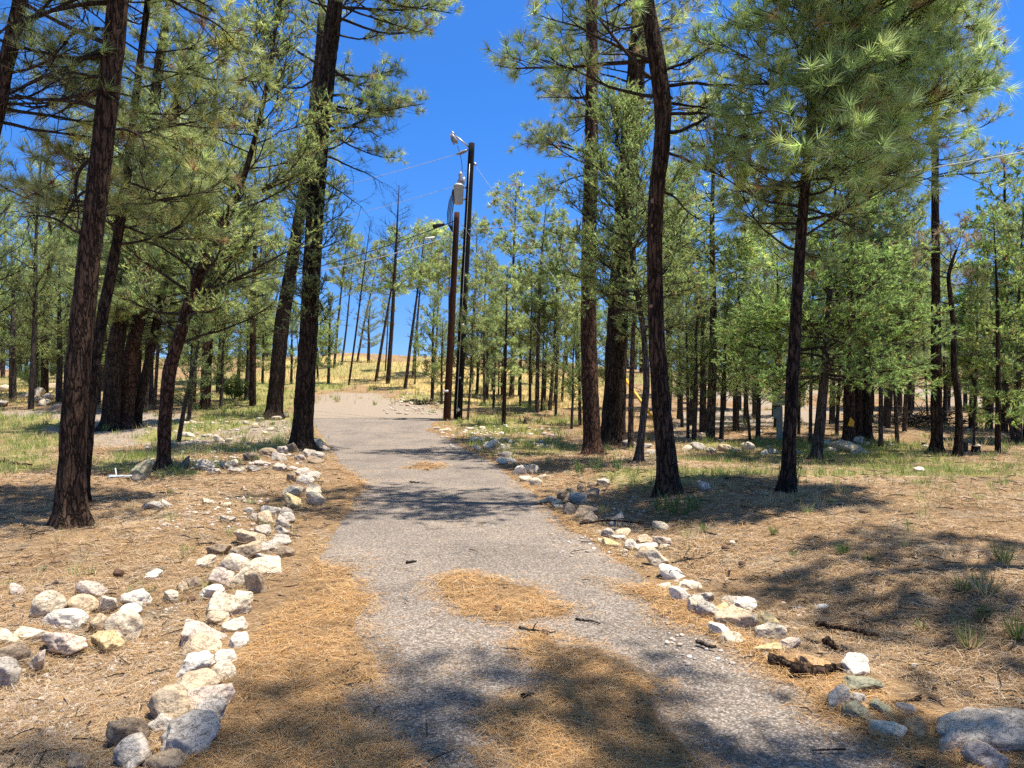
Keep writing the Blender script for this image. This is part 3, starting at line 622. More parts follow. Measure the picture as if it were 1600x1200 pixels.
def crown(wood, path, rad, z0, z1, nb, Lf, kind='pine', lod=1, az=None, el=None, dead=0.0, up=None, sub=1.0, blen=None, tint=1.0, brmb=None):
    """branches + foliage on trunk path; wood = MB receiving everything (material 0 bark, 1 leaves)"""
    H = path[:, 2]; zz = np.sort(R.uniform(z0, z1, nb)); f = (zz - z0) / max(z1 - z0, .01)
    P0 = np.stack([np.interp(zz, H, path[:, i]) for i in range(3)], -1); r0 = np.interp(zz, H, rad)
    A = (np.arange(nb) * 2.39996 + R.normal(0, .5, nb)) if az is None else R.uniform(az[0], az[1], nb)
    if kind == 'pine': E = np.interp(f, [0, .5, 1], [-.08, .15, .8]) + R.normal(0, .15, nb)
    elif kind == 'fir': E = np.interp(f, [0, .6, 1], [-.10, .05, .9]) + R.normal(0, .10, nb)
    else: E = np.interp(f, [0, .5, 1], [.25, .55, 1.1]) + R.normal(0, .2, nb)
    if el is not None: E = R.uniform(el[0], el[1], nb)
    L = Lf(f) * R.uniform(.7, 1.15, nb)
    D = np.stack([np.cos(A) * np.cos(E), np.sin(A) * np.cos(E), np.sin(E)], -1)
    upv = (up if up is not None else (.05 if kind == 'pine' else .04))
    BP, _ = grow(P0, D, L, 8, upv, .10 if kind != 'jun' else .14)
    br = np.minimum(r0 * .34, .008 + L * .0115)
    tubes(brmb or wood, BP, br[:, None] * np.linspace(1, .22, 8)[None], 5 if lod < 2 else 3, mi=0)
    deadm = R.random(nb) < dead
    ns = np.maximum((L * (7.5 if kind == 'pine' else 10.5) * sub).astype(int), 4)
    idx = np.repeat(np.arange(nb), ns); s = R.uniform(.22 if kind != 'jun' else .12, 1.0, len(idx)) ** .8
    p, d = pick(BP, idx, s); side = unit(np.cross(d, np.array([0, 0, 1.0]))) * np.sign(R.random(len(idx)) - .5)[:, None]
    d2 = unit(d * .75 + side * R.uniform(.4, 1.1, len(idx))[:, None] + R.normal(0, .22, (len(idx), 3)) + np.array([0, 0, .12 if kind == 'pine' else (.25 if kind == 'jun' else .0)]))
    L2 = (L[idx] * (1 - s) * .45 + (.28 if kind == 'pine' else .22)) * R.uniform(.6, 1.2, len(idx))
    if kind != 'pine': L2 *= .9
    SP, _ = grow(p, d2, L2, 5, .06 if kind != 'fir' else .0, .14)
    sr = .004 + L2 * .009
    tubes(wood, SP, sr[:, None] * np.linspace(1, .3, 5)[None], 3, mi=0)
    live = ~deadm[idx]
    # twigs
    nt_ = {'pine': 3, 'jun': 5, 'fir': 6}[kind]; ntw = np.maximum((L2 * {'pine': 5.5, 'jun': 15, 'fir': 15}[kind]).astype(int), nt_ - 1)
    if lod == 2: ntw = np.maximum(ntw // 2, 2)
    if lod == 1 and kind != 'pine': ntw = np.maximum((ntw * .75).astype(int), 2)
    id2 = np.repeat(np.arange(len(idx)), ntw); s2 = R.uniform(.2, 1, len(id2)); s2[np.cumsum(ntw) - 1] = .99
    p2, dd = pick(SP, id2, s2)
    d3 = unit(dd * .8 + R.normal(0, .5, (len(id2), 3)) + np.array([0, 0, .30 if kind == 'pine' else .18]))
    L3 = {'pine': .16, 'jun': .15, 'fir': .15}[kind] * R.uniform(.5, 1.3, len(id2)) * (1.3 if lod == 2 else 1)
    p3 = p2 + d3 * L3[:, None]
    if lod < 2:
        tubes(wood, np.stack([p2, (p2 + p3) / 2 + R.normal(0, .008, p2.shape), p3], 1), np.array([.0035, .003, .002])[None] * np.ones((len(p2), 1)), 3, mi=0)
    if deadm.any():
        dm = deadm[idx][id2]; 
    lv = live[id2]; p2, p3 = p2[lv], p3[lv]
    if len(p2) == 0: return BP
    big = vnoise(p3 * .9 + 13, 5)[:, None]
    if kind == 'pine':
        c = cols(PINEC, len(p2)) * (.7 + .6 * big) * tint
        n_, ln, wd = {0: (44, .20, .0072), 1: (30, .20, .0100), 2: (18, .26, .027)}[lod]
        leaf(wood, p2, p3, n_, ln, wd, .95, .45, c, droop=.05)
    else:
        c = cols(JUNC if kind == 'jun' else JUNC * np.array([.95, 1.0, .85]), len(p2)) * (.7 + .6 * big) * tint
        n_, ln, wd = {0: (26, .060, .0085), 1: (24, .070, .0105), 2: (12, .15, .036)}[lod]
        leaf(wood, p2, p3, n_, ln, wd, .55, .0, c)
    return BP
def path_px(pts, d, total_top=None, lean=(0, 0), k=60):
    """trunk from picture positions (px, py, width px) at distance d; extended straight above the last"""
    b = unproj(pts[0][0], pts[0][1])[0]; d = b[1] if d is None else d
    if d != b[1]: b = np.array([(pts[0][0] - 800) / FPX * d, d, 0]); b[2] = hterr(b[0], b[1])
    P = []; 
    for (px, py, wp) in pts:
        p = at(px, py, d); P.append([*p, wp * d / FPX / 2])
    P = np.array(P); P[0, :3] = b
    if total_top is not None:
        dv = P[-1, :3] - P[-2, :3]; dv = dv / dv[2]; n_ = 4; z = np.linspace(P[-1, 2], b[2] + total_top, n_ + 1)[1:]
        r0 = P[-1, 3]
        for i, zz in enumerate(z):
            t = (i + 1) / n_; P = np.vstack([P, [*(P[len(pts) - 1, :3] + dv * (zz - P[len(pts) - 1, 2])), r0 * (1 - t) + .012]])
    base = P[0, :3].copy(); P[:, :3] -= base; P = np.vstack([[P[0, 0], P[0, 1], -.35, P[0, 3] * 1.1], P])
    Q = polyl(P, k); fl = 1 + .38 * np.exp(-np.clip(Q[:, 2], 0, 9) / .16)
    return base, Q[:, :3], Q[:, 3] * fl * .89
def big_tree(name, pts, label, cat='pine tree', group=None, d=None, top=16, mat=None, crowns=(), seed=0, k=150, branches=True, stubs=0):
    base, path, rad = path_px(pts, d, top, k=k)
    e = empty(name, base); tag(e, label, cat, group)
    t = obj('trunk', trunk_mesh(path, rad, mat or M_BARK, True, seed), e)
    cr = MB()
    for c in crowns:
        c = dict(c); z0, z1, nb = c.pop('z0'), c.pop('z1'), c.pop('nb'); crown(cr, path, rad, z0, z1, nb, c.pop('L'), **c)
    if cr.n: obj('crown', cr.mesh('crown', [M_TWIG, c.get('m') or (M_NEEDLE if crowns[0].get('kind', 'pine') == 'pine' else M_SCALE)]), e)
    return e, path, rad
def dead_limbs(e, path, rad, zs, azs, Ls, els, name='dead_branch', up=.0, twigs=9):
    """bare limbs: each is a part of its own"""
    for z, a, L, el in zip(zs, azs, Ls, els):
        P0 = np.array([[np.interp(z, path[:, 2], path[:, i]) for i in range(3)]]); r0 = np.interp(z, path[:, 2], rad)
        D = np.array([[math.cos(a) * math.cos(el), math.sin(a) * math.cos(el), math.sin(el)]])
        BP, _ = grow(P0, D, np.array([L]), 12, up, .13); m = MB(); br = min(r0 * .4, .010 + L * .013)
        tubes(m, BP, br * np.linspace(1, .2, 12)[None], 7)
        n = max(int(twigs * L), 3); s = R.uniform(.2, .98, n); p, d = pick(BP, np.zeros(n, int), s)
        d2 = unit(d + R.normal(0, .6, (n, 3))); SP, _ = grow(p, d2, R.uniform(.2, .55, n) * min(L, 1.6), 5, up, .25)
        tubes(m, SP, .006 * np.linspace(1, .3, 5)[None] * np.ones((n, 1)), 4)
        id2 = np.repeat(np.arange(n), 3); p, d = pick(SP, id2, R.uniform(.2, 1, len(id2))); S3, _ = grow(p, unit(d + R.normal(0, .7, p.shape)), R.uniform(.08, .3, len(p)), 3, 0, .2)
        tubes(m, S3, .003 * np.ones((len(p), 3)), 3)
        obj(name, m.mesh(name, M_TWIG), e)
lin = lambda a, b, c=None: (lambda f: np.interp(f, [0, .5, 1], [a, b, c if c is not None else b * .3]))

# front left thick pine
e, p, r = big_tree('pine_tree', [(110, 822, 48), (113, 700, 42), (121, 580, 39), (134, 450, 37), (146, 350, 36), (161, 220, 35), (175, 100, 34), (185, 0, 33)],
    'thickest leaning pine trunk at the front left, standing in its own shade', seed=1, top=15,
    crowns=[dict(z0=6.2, z1=14.6, nb=34, L=lin(1.7, 1.5, .4), lod=0), dict(z0=4.7, z1=6.4, nb=8, L=lin(1.4, 1.7, 1.6), lod=0, az=(2.2, 4.4), dead=.2)])
dead_limbs(e, p, r, [3.2, 4.1, 4.6, 4.9, 5.3, 5.5, 5.8, 6.0, 4.4, 3.7, 5.0], [3.6, 2.9, 3.5, 2.7, 3.2, 2.9, 3.4, .5, .3, 3.0, 3.9], [.7, 1.2, 1.3, 1.1, 1.7, 1.2, 1.5, 1.3, .7, .8, 1.0], [.5, .1, .2, -.1, .15, .3, .1, .2, .3, .2, -.1], up=-.09)
# slim stem right behind it
e, p, r = big_tree('pine_tree', [(130, 796, 17), (137, 690, 18), (146, 590, 18), (157, 510, 18), (174, 425, 18), (186, 360, 16), (198, 280, 14), (212, 150, 12), (226, 40, 10)],
    'slender dark pine stem rising just right behind the thick front left pine', seed=2, top=10, d=9.6, mat=M_BARKC,
    crowns=[dict(z0=3.4, z1=9.8, nb=54, L=lin(1.3, 1.5, .4), lod=0, sub=1.2)])
# top left corner leaning trunk, its foot outside the picture
e, p, r = big_tree('pine_tree', [(-150, 830, 36), (-60, 400, 30), (0, 150, 25), (32, 0, 23)], 'dark leaning pine crossing the top left corner of the photo', seed=3, top=14,
    crowns=[dict(z0=5.8, z1=13.5, nb=26, L=lin(1.6, 1.5, .4), lod=0), dict(z0=4.4, z1=5.8, nb=7, L=lin(1.2, 1.3, 1.2), lod=0, az=(-.7, 1.2))])
# curved tree
e, p, r = big_tree('juniper_tree', [(255, 733, 22), (258, 650, 22), (264, 580, 22), (282, 520, 21), (301, 455, 19), (325, 395, 16), (350, 345, 13), (378, 290, 10), (400, 210, 8), (420, 120, 7), (428, 60, 6)],
    'curved reddish trunk leaning right, standing in the loose stone row', 'juniper tree', seed=4, top=9.6, mat=M_BARKR,
    crowns=[dict(z0=2.3, z1=9.3, nb=84, L=lin(2.5, 2.1, .4), kind='jun', lod=0, dead=.05)])
# three thick trunks at left
tri = [('dark straight trunk, leftmost and broadest of the three clumped trunks at left', [(172, 672, 30), (178, 560, 27), (205, 400, 22), (235, 200, 18), (255, 60, 15)], M_BARKC),
       ('brown trunk in the middle of the three clumped trunks at left', [(196, 669, 26), (203, 560, 23), (240, 400, 19), (268, 240, 16), (285, 90, 13)], M_BARKR),
       ('charred trunk leaning right, rightmost of the three clumped trunks at left', [(212, 667, 14), (222, 610, 15), (234, 555, 14), (262, 420, 12), (290, 260, 10)], M_BARKC)]
for i, (lab, pts, m_) in enumerate(tri):
    big_tree('pine_tree', pts, lab, group='three clumped trunks at left', seed=6 + i, top=16 - 2 * i, mat=m_, k=110,
             crowns=[dict(z0=3.2, z1=15.5 - 2 * i, nb=72, L=lin(2.1, 2.2, .6), lod=1, sub=1.2)])
# charred straight pine
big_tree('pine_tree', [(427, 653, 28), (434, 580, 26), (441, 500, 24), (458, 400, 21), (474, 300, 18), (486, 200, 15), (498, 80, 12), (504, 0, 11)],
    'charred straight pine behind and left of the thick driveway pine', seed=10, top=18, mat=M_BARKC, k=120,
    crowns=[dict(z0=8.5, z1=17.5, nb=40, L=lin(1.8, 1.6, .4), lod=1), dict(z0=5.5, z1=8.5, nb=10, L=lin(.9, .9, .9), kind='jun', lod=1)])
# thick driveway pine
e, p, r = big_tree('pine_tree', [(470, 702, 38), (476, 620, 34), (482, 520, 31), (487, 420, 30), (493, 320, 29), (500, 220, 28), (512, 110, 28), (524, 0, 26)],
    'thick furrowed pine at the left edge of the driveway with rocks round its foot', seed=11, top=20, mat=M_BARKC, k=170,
    crowns=[dict(z0=9.2, z1=19.5, nb=46, L=lin(2.6, 2.2, .5), lod=1), dict(z0=7.2, z1=12.5, nb=15, L=lin(2.2, 2.7, 2.8), lod=0, az=(-.9, .9), el=(-.5, -.05), up=.09),
            dict(z0=2.8, z1=8.0, nb=48, L=lin(.8, 1.1, .9), kind='jun', lod=0, az=(3.4, 6.6))])
dead_limbs(e, p, r, [6.8, 7.4, 8.2, 8.9, 9.6], [0, .2, 6.1, -.3, .4], [1.3, 1.7, 2.0, 2.2, 2.2], [-.2, -.1, -.3, 0, -.2], up=-.03)
# paired thick pines
e, p, r = big_tree('pine_tree', [(925, 712, 32), (922, 610, 29), (919, 500, 27), (921, 350, 25), (925, 200, 23), (925, 90, 21), (924, 0, 19)],
    'brown barked left one of the two thick pines standing close together', group='pair of thick pines', seed=12, top=19, mat=M_BARKR, k=170,
    crowns=[dict(z0=9.3, z1=18.5, nb=34, L=lin(1.9, 1.7, .5), lod=1), dict(z0=6.6, z1=7.5, nb=4, L=lin(1.5, 1.7, 1.7), lod=0, az=(2.8, 3.6), el=(-.05, .45), up=-.01, sub=1.5),
            dict(z0=7.8, z1=9.6, nb=6, L=lin(1.5, 1.7, 1.7), lod=0, az=(1.8, 4.6), el=(-.1, .4))])
dead_limbs(e, p, r, [7.2, 8.4], [3.1, 2.7], [.5, .9], [.2, .2])
big_tree('pine_tree', [(957, 697, 44), (961, 600, 38), (966, 480, 36), (976, 330, 34), (988, 180, 33), (998, 60, 31), (1003, 0, 30)],
    'darkest and broadest, the right one of the two thick pines standing close together', group='pair of thick pines', seed=13, top=21, mat=M_BARKC, k=170,
    crowns=[dict(z0=9.2, z1=20, nb=44, L=lin(2.3, 2.1, .5), lod=1), dict(z0=6.5, z1=9, nb=7, L=lin(1.4, 1.4, 1.4), kind='jun', lod=0)])
# leaning juniper in front of the pair
big_tree('juniper_tree', [(998, 722, 13), (1003, 670, 13), (1011, 600, 12), (1006, 520, 10), (992, 440, 8), (980, 340, 6), (970, 240, 4), (962, 200, 3)],
    'slim leaning juniper stem between the thick pair and the knotty pine', 'juniper tree', seed=14, top=7.4, mat=M_BARKG, k=90,
    crowns=[dict(z0=2.5, z1=7.3, nb=92, L=lin(1.75, 1.7, .4), kind='jun', lod=0, tint=1.12)])
# knotty pine on the bank
e, p, r = big_tree('pine_tree', [(1047, 772, 37), (1041, 710, 34), (1034, 640, 32), (1027, 550, 29), (1023, 450, 27), (1022, 370, 26), (1025, 300, 27), (1037, 210, 30), (1036, 150, 29), (1026, 90, 28), (1014, 30, 27), (1008, -20, 26)],
    'crooked knotty pine with pale branch scars on the right bank', seed=15, top=16, mat=M_BARK, k=170,
    crowns=[dict(z0=8.2, z1=15.3, nb=34, L=lin(1.6, 1.7, .5), lod=1), dict(z0=5.7, z1=7.6, nb=6, L=lin(1.3, 1.2, 1.2), lod=0, dead=.5), dict(z0=5.3, z1=6.0, nb=4, L=lin(2.2, 2.3, 2.3), lod=0, az=(2.7, 3.5), el=(0, .2), up=-.02)])
dead_limbs(e, p, r, [4.7, 5.0, 5.2, 5.4, 5.6, 5.5, 4.2, 5.8], [.05, .25, -.2, .45, 0, .8, .1, .1], [1.0, 1.5, 1.3, 1.1, 1.4, 1.2, .9, 1.1], [-.25, -.25, .1, 0, .1, .2, -.3, .4], up=-.02, twigs=10)
for (px, py, s) in ((1022, 313, 9), (1020, 352, 5), (1018, 478, 6)):
    d = 9.0; base = np.array(e.location); q0 = at(px, py, base[1] - r[60] * .93) - base; m = MB()
    rr = s * base[1] / FPX / 2; tubes(m, np.array([q0 + np.array([0, .06, 0]), q0 + np.array([0, .012, 0])])[None], np.array([[rr, rr]]), 14, cap=True)
    obj('branch_scar', m.mesh('branch_scar', M_CUT), e)
# slim pine on the right bank
e, p, r = big_tree('pine_tree', [(1230, 771, 25), (1234, 680, 23), (1240, 560, 21), (1246, 450, 20), (1253, 350, 18), (1262, 240, 15), (1274, 120, 12), (1286, 20, 10)],
    'slim dark pine with long bright needles on the right bank', seed=16, top=9.2, mat=M_BARKC, k=150,
    crowns=[dict(z0=3.5, z1=9.0, nb=62, L=lin(1.2, 1.6, .5), lod=0, sub=1.4, tint=1.15), dict(z0=3.0, z1=4.6, nb=16, L=lin(1.0, 1.4, 1.4), lod=0, el=(-.15, .35), sub=1.5, tint=1.15), dict(z0=3.7, z1=6.8, nb=18, L=lin(1.6, 2.3, 2.1), lod=0, az=(-.9, .9), el=(.05, .5), sub=1.6, tint=1.1), dict(z0=3.5, z1=6.4, nb=14, L=lin(.7, 1.0, 1.0), lod=0, az=(-2.6, -.5), el=(0, .4), sub=1.6, tint=1.15), dict(z0=5.0, z1=7.6, nb=8, L=lin(2.0, 2.2, 1.8), lod=0, az=(-.6, 1.2), el=(.1, .6), sub=1.6, tint=1.1)])
# tall straight pine at the right
big_tree('pine_tree', [(1464, 706, 19), (1463, 600, 17), (1462, 450, 14), (1461, 300, 12), (1461, 150, 10), (1462, 20, 7)],
    'tall straight narrow pine at the right rising out of the frame', seed=17, top=13.5, mat=M_BARK, k=120,
    crowns=[dict(z0=6.8, z1=13.2, nb=44, L=lin(1.4, 1.7, .5), lod=1)])
# crooked bare tree beside it
e, p, r = big_tree('dead_tree', [(1496, 712, 13), (1499, 670, 13), (1497, 620, 11), (1490, 570, 10), (1491, 520, 9), (1486, 470, 8), (1481, 430, 7), (1490, 402, 5)],
    'crooked nearly bare tree with forked top right of the tall straight pine', 'bare tree', seed=18, top=4.9, mat=M_BARKC, k=70)
dead_limbs(e, p, r, [4.2, 4.4, 3.6, 2.4, 1.6, 4.6], [3.1, .3, 3.3, .1, 0, 1.5], [1.0, .6, .8, .9, .6, .5], [.35, .5, .1, -.1, .1, .9])
m = MB(); crown(m, p, r, 3.9, 4.7, 6, lin(.9, .9, .9), kind='pine', lod=1, tint=1.0)
m.c = [np.array([.50, .40, .26]) * (c.mean(1, keepdims=True) / c.mean()) for c in m.c]
obj('dry_foliage', m.mesh('dry_foliage', [M_TWIG, M_STRAW]), e)
# dense low evergreen
big_tree('juniper_tree', [(1275, 716, 19), (1282, 660, 17), (1287, 600, 15), (1292, 520, 12), (1298, 440, 9), (1302, 360, 5)],
    'dense broad evergreen with yellow green boughs hanging above the mossy boulders', 'evergreen tree', seed=19, top=6.6, mat=M_BARKG, k=80,
    crowns=[dict(z0=1.8, z1=6.5, nb=95, L=lin(2.4, 2.0, .5), kind='fir', lod=1, tint=1.05)])
for i, (lab, bx, wd, tx) in enumerate((('broad shaded trunk with a yellow tag, left of the dark boulder-side cluster', 1326, 20, 1330), ('reddish shaded trunk in the middle of the boulder-side cluster', 1340, 13, 1347), ('blackest trunk, right of the boulder-side cluster', 1353, 18, 1358))):
    big_tree('pine_tree', [(bx, 694, wd), (bx + 1, 600, wd * .9), (tx, 450, wd * .75), (tx + 5, 300, wd * .6)], lab, group='trunks clustered behind the boulders', seed=30 + i, top=9 + i * .8, mat=(M_BARKR, M_BARKR, M_BARKC)[i], k=80, d=19.5 + i * .4,
             crowns=[dict(z0=2.6, z1=8.7 + i * .8, nb=56, L=lin(2.3, 1.9, .5), kind=('fir', 'pine', 'jun')[i], lod=1)])
# trees standing outside the frame whose crowns throw the shade seen in the foreground
for i, (x, y, H, z0, nb, lab) in enumerate(((3.8, 1.7, 21.0, 4.4, 52, 'tall pine just outside the right edge whose shade falls across the near driveway'), (5.1, 4.8, 10.5, 5.2, 30, 'pine just outside the right edge shading the grassy bank'))):
    base = np.array([x, y, hterr(x, y)]); P_ = np.array([[0, 0, -.3, .2], [.05, 0, 2, .17], [.15, .1, H * .5, .12], [.2, .1, H, .02]]); Q = polyl(P_, 60)
    e = empty('pine_tree', base); tag(e, lab, 'pine tree', 'pines outside the frame'); obj('trunk', trunk_mesh(Q[:, :3], Q[:, 3], M_BARK, True, 50 + i), e)
    cr = MB(); crown(cr, Q[:, :3], Q[:, 3], z0, H - .3, nb, (lin(1.5, 2.0, 1.2), lin(1.4, 1.4, .6))[i], lod=1); obj('crown', cr.mesh('crown', [M_TWIG, M_NEEDLE]), e)

# ---- background trees: prototypes 10 m tall, then copies
def proto(kind, seed, z0f, Lm, nb, lod, r0=.12, mat=M_BARK, dead=0.0, tint=1.0):
    P_ = np.array([[0, 0, -.5, r0 * 1.15], [0, 0, 0, r0 * 1.1], [R.normal(0, .05), R.normal(0, .05), 3, r0 * .9], [R.normal(0, .10), R.normal(0, .1), 6.5, r0 * .55], [R.normal(0, .1), R.normal(0, .1), 10, .015]]); Q = polyl(P_, 26)
    tm = trunk_mesh(Q[:, :3], Q[:, 3], mat, False, seed); cr = MB()
    crown(cr, Q[:, :3], Q[:, 3], 10 * z0f, 9.8, nb, (lambda f: np.interp(f, [0, .35, .8, 1], [Lm * .75, Lm, Lm * .85, Lm * .45] if kind == 'pine' and z0f > .3 else [Lm * .8, Lm, Lm * .7, Lm * .25])), kind=kind, lod=lod, dead=dead, tint=tint)
    if z0f > .3:
        crown(cr, Q[:, :3], Q[:, 3], 10 * z0f * .5, 10 * z0f, 12, lin(.6, .7, .8), kind='pine', lod=2, dead=.85, sub=.5)
    return tm, cr.mesh('crown', [M_TWIG, M_NEEDLE if kind == 'pine' else M_SCALE])
def snag(seed, bare=1.0):
    P_ = np.array([[0, 0, -.5, .12], [0, 0, 0, .11], [.05, 0, 3, .09], [.1, .05, 6.5, .06], [.1, .1, 10, .015]]); Q = polyl(P_, 26)
    tm = trunk_mesh(Q[:, :3], Q[:, 3], M_BARK, False, seed); cr = MB(); save = leaf.__code__
    crown(cr, Q[:, :3], Q[:, 3], 4.5, 9.7, 40, (lambda f: np.interp(f, [0, .4, 1], [.9, 1.5, .4])), kind='pine', lod=1, dead=1.1, el=(.1, .9), sub=1.0)
    return tm, cr.mesh('crown', [M_TWIG, M_NEEDLE])
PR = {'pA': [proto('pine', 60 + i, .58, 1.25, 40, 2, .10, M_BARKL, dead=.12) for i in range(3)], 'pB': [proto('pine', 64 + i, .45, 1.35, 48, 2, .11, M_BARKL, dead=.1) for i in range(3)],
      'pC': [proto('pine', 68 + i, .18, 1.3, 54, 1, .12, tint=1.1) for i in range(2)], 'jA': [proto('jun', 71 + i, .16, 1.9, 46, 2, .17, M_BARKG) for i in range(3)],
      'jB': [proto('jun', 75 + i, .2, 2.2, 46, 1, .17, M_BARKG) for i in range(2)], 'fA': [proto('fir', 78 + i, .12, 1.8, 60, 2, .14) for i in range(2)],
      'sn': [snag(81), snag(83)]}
KN = {'pA': ('pine_tree', 'pine tree', 'bare-stemmed pine'), 'pB': ('pine_tree', 'pine tree', 'slender pine'), 'pC': ('pine_tree', 'pine tree', 'full leafy pine'), 'jA': ('juniper_tree', 'juniper tree', 'bushy juniper'), 'jB': ('juniper_tree', 'juniper tree', 'broad juniper'), 'fA': ('fir_tree', 'evergreen tree', 'dense evergreen'), 'sn': ('dead_tree', 'dead tree', 'leafless dead pine')}
BG = [('jB', 1080, 664, 1084, 500, 1.4), ('jB', 1165, 660, 1168, 500, 1.4), ('jB', 1235, 664, 1238, 470, 1.3), ('jB', 1300, 662, 1304, 460, 1.3), ('jB', 1360, 660, 1362, 470, 1.3), ('jB', 1405, 650, 1408, 460, 1.3), ('jB', 1475, 662, 1478, 500, 1.2), ('jB', 1545, 670, 1548, 440, 1.3), ('jB', 1590, 676, 1594, 400, 1.3), ('jB', 785, 626, 788, 500, 1.3), ('jB', 925, 640, 930, 500, 1.3), ('jB', 745, 616, 748, 500, 1.2), ('jB', 55, 616, 58, 440, 1.3), ('jB', 125, 620, 128, 430, 1.3), ('jB', 265, 620, 268, 440, 1.3), ('jB', 340, 616, 344, 470, 1.2),('jB', 812, 618, 815, 470, 1.2), ('jB', 760, 622, 764, 480, 1.1), ('jB', 690, 632, 690, 500, .9), ('jB', 850, 628, 855, 480, 1.2), ('jB', 1045, 640, 1048, 470, 1.3), ('jB', 1130, 640, 1134, 440, 1.3), ('jB', 1180, 655, 1182, 430, 1.2),('jB', 1098, 676, 1100, 430, 1.3), ('jB', 1150, 672, 1156, 450, 1.3), ('jB', 1215, 668, 1220, 400, 1.3), ('jB', 1062, 655, 1064, 440, 1.2), ('jB', 1420, 660, 1424, 430, 1.3), ('jB', 1385, 668, 1390, 400, 1.2), ('jB', 1520, 670, 1524, 420, 1.3), ('fA', 1605, 690, 1610, 330, 1.2),
 ('jB', 20, 628, 24, 380, 1.2), ('jB', 92, 628, 96, 400, 1.2), ('jB', 150, 632, 156, 330, 1.2), ('jB', 232, 632, 236, 300, 1.2), ('jB', 300, 628, 306, 360, 1.2), ('jB', 385, 626, 390, 430, 1.1), ('pC', 210, 640, 216, 120, 1.2), ('pC', 320, 640, 335, 60, 1.1), ('pC', 70, 620, 80, 260, 1.2), ('pC', 395, 634, 402, 190, .9), ('jB', 950, 640, 955, 460, 1.1), ('jB', 868, 650, 872, 520, 1.0),  # kind, base px, base py, top px, top py, width scale
 ('sn', 545, 602, 582, 342, .6), ('pA', 558, 566, 592, 385, .9), ('pA', 587, 596, 630, 365, 1.0), ('sn', 606, 600, 626, 288, 1.1), ('pB', 602, 580, 612, 420, .6), ('pA', 633, 607, 660, 352, 1.0), ('pA', 645, 592, 668, 362, .9),
 ('pA', 522, 575, 542, 362, .9), ('pA', 534, 570, 556, 375, .8), ('jA', 513, 600, 517, 455, .9), ('jA', 497, 592, 490, 500, 1.0), ('jA', 675, 627, 680, 450, .9), ('pA', 678, 586, 686, 356, .9), ('pA', 700, 590, 706, 372, .8), ('jA', 648, 600, 652, 520, .7),
 ('jA', 720, 618, 722, 470, 1.0), ('pB', 731, 657, 742, 430, .7), ('pA', 737, 600, 748, 345, 1.0),
 ('pC', 787, 664, 792, 418, 1.05), ('pB', 757, 631, 760, 400, .8), ('pB', 771, 638, 775, 440, .9), ('pA', 779, 620, 783, 460, .8), ('pB', 799, 622, 808, 290, 1.05), ('pB', 813, 634, 812, 440, .9), ('pB', 828, 638, 832, 420, .9),
 ('pB', 839, 644, 852, 318, .95), ('pA', 846, 641, 855, 470, 1.0), ('pB', 859, 641, 878, 345, .9), ('pB', 867, 634, 884, 360, .9), ('pB', 878, 628, 895, 420, .9), ('jB', 893, 670, 897, 500, .75), ('jA', 906, 664, 903, 470, .8), ('jA', 770, 610, 768, 480, 1.0), ('jA', 830, 600, 834, 500, 1.1),
 ('pB', 985, 700, 992, 300, 1.0), ('jB', 1066, 668, 1058, 480, .8), ('pB', 1075, 684, 1072, 400, .8), ('jB', 1084, 688, 1090, 440, .9), ('pB', 1110, 686, 1126, 148, 1.1), ('jB', 1127, 686, 1136, 430, .8), ('pA', 1172, 688, 1150, 380, .7), ('jB', 1184, 688, 1190, 450, .9),
 ('pB', 1060, 620, 1062, 270, .9), ('jA', 1155, 640, 1160, 470, 1.1), ('jA', 1210, 650, 1212, 440, 1.1),  ('jA', 1100, 630, 1105, 480, 1.0), ('pB', 1040, 640, 1046, 330, .8),
 ('pB', 1266, 694, 1270, 380, .8), ('jA', 1248, 680, 1252, 480, .7), ('jA', 1307, 680, 1318, 470, .8), ('pB', 1376, 698, 1380, 330, .8), ('pB', 1402, 693, 1388, 360, .75), ('pB', 1413, 674, 1417, 300, .8),  ('sn', 1450, 664, 1440, 420, .6),
 ('fA', 1425, 640, 1428, 420, 1.0), ('jA', 1390, 640, 1394, 430, 1.1), ('fA', 1362, 640, 1365, 380, 1.0),
 ('pB', 1521, 706, 1529, 430, .6), ('fA', 1559, 708, 1555, 330, .75), ('fA', 1567, 676, 1576, 232, 1.0), ('jB', 1584, 692, 1545, 440, .7), ('pB', 1592, 692, 1600, 300, .9), ('fA', 1540, 640, 1545, 330, .9), ('jB', 1630, 690, 1635, 380, 1.0), ('jA', 1508, 640, 1510, 470, 1.0), ('jA', 1480, 640, 1486, 440, 1.1),
 ('pB', 60, 578, 80, 300, 1.0), ('pB', 82, 574, 100, 330, .8), ('jA', 30, 590, 28, 430, 1.2), ('jB', -12, 640, -4, 225, .75), ('jB', 48, 640, 62, 210, .55), ('jA', 105, 600, 110, 330, 1.0), ('pB', 128, 600, 150, 230, 1.0),
 ('pB', 227, 644, 240, 260, .8), ('pB', 241, 640, 262, 300, .7), ('jB', 279, 690, 320, 470, .9), ('pB', 294, 662, 330, 340, .8), ('pB', 318, 632, 322, 330, .9), ('jB', 345, 640, 350, 490, 1.0), ('jA', 372, 612, 376, 470, 1.1), ('jA', 300, 610, 305, 430, 1.2), ('pB', 345, 600, 360, 280, 1.0), ('pB', 395, 600, 408, 300, .9), ('jA', 410, 600, 412, 480, 1.0), ('jA', 455, 600, 458, 470, .9), ('jA', 160, 610, 165, 400, 1.2), ('jA', 210, 605, 214, 420, 1.2), ('pB', 180, 600, 200, 200, 1.1)]
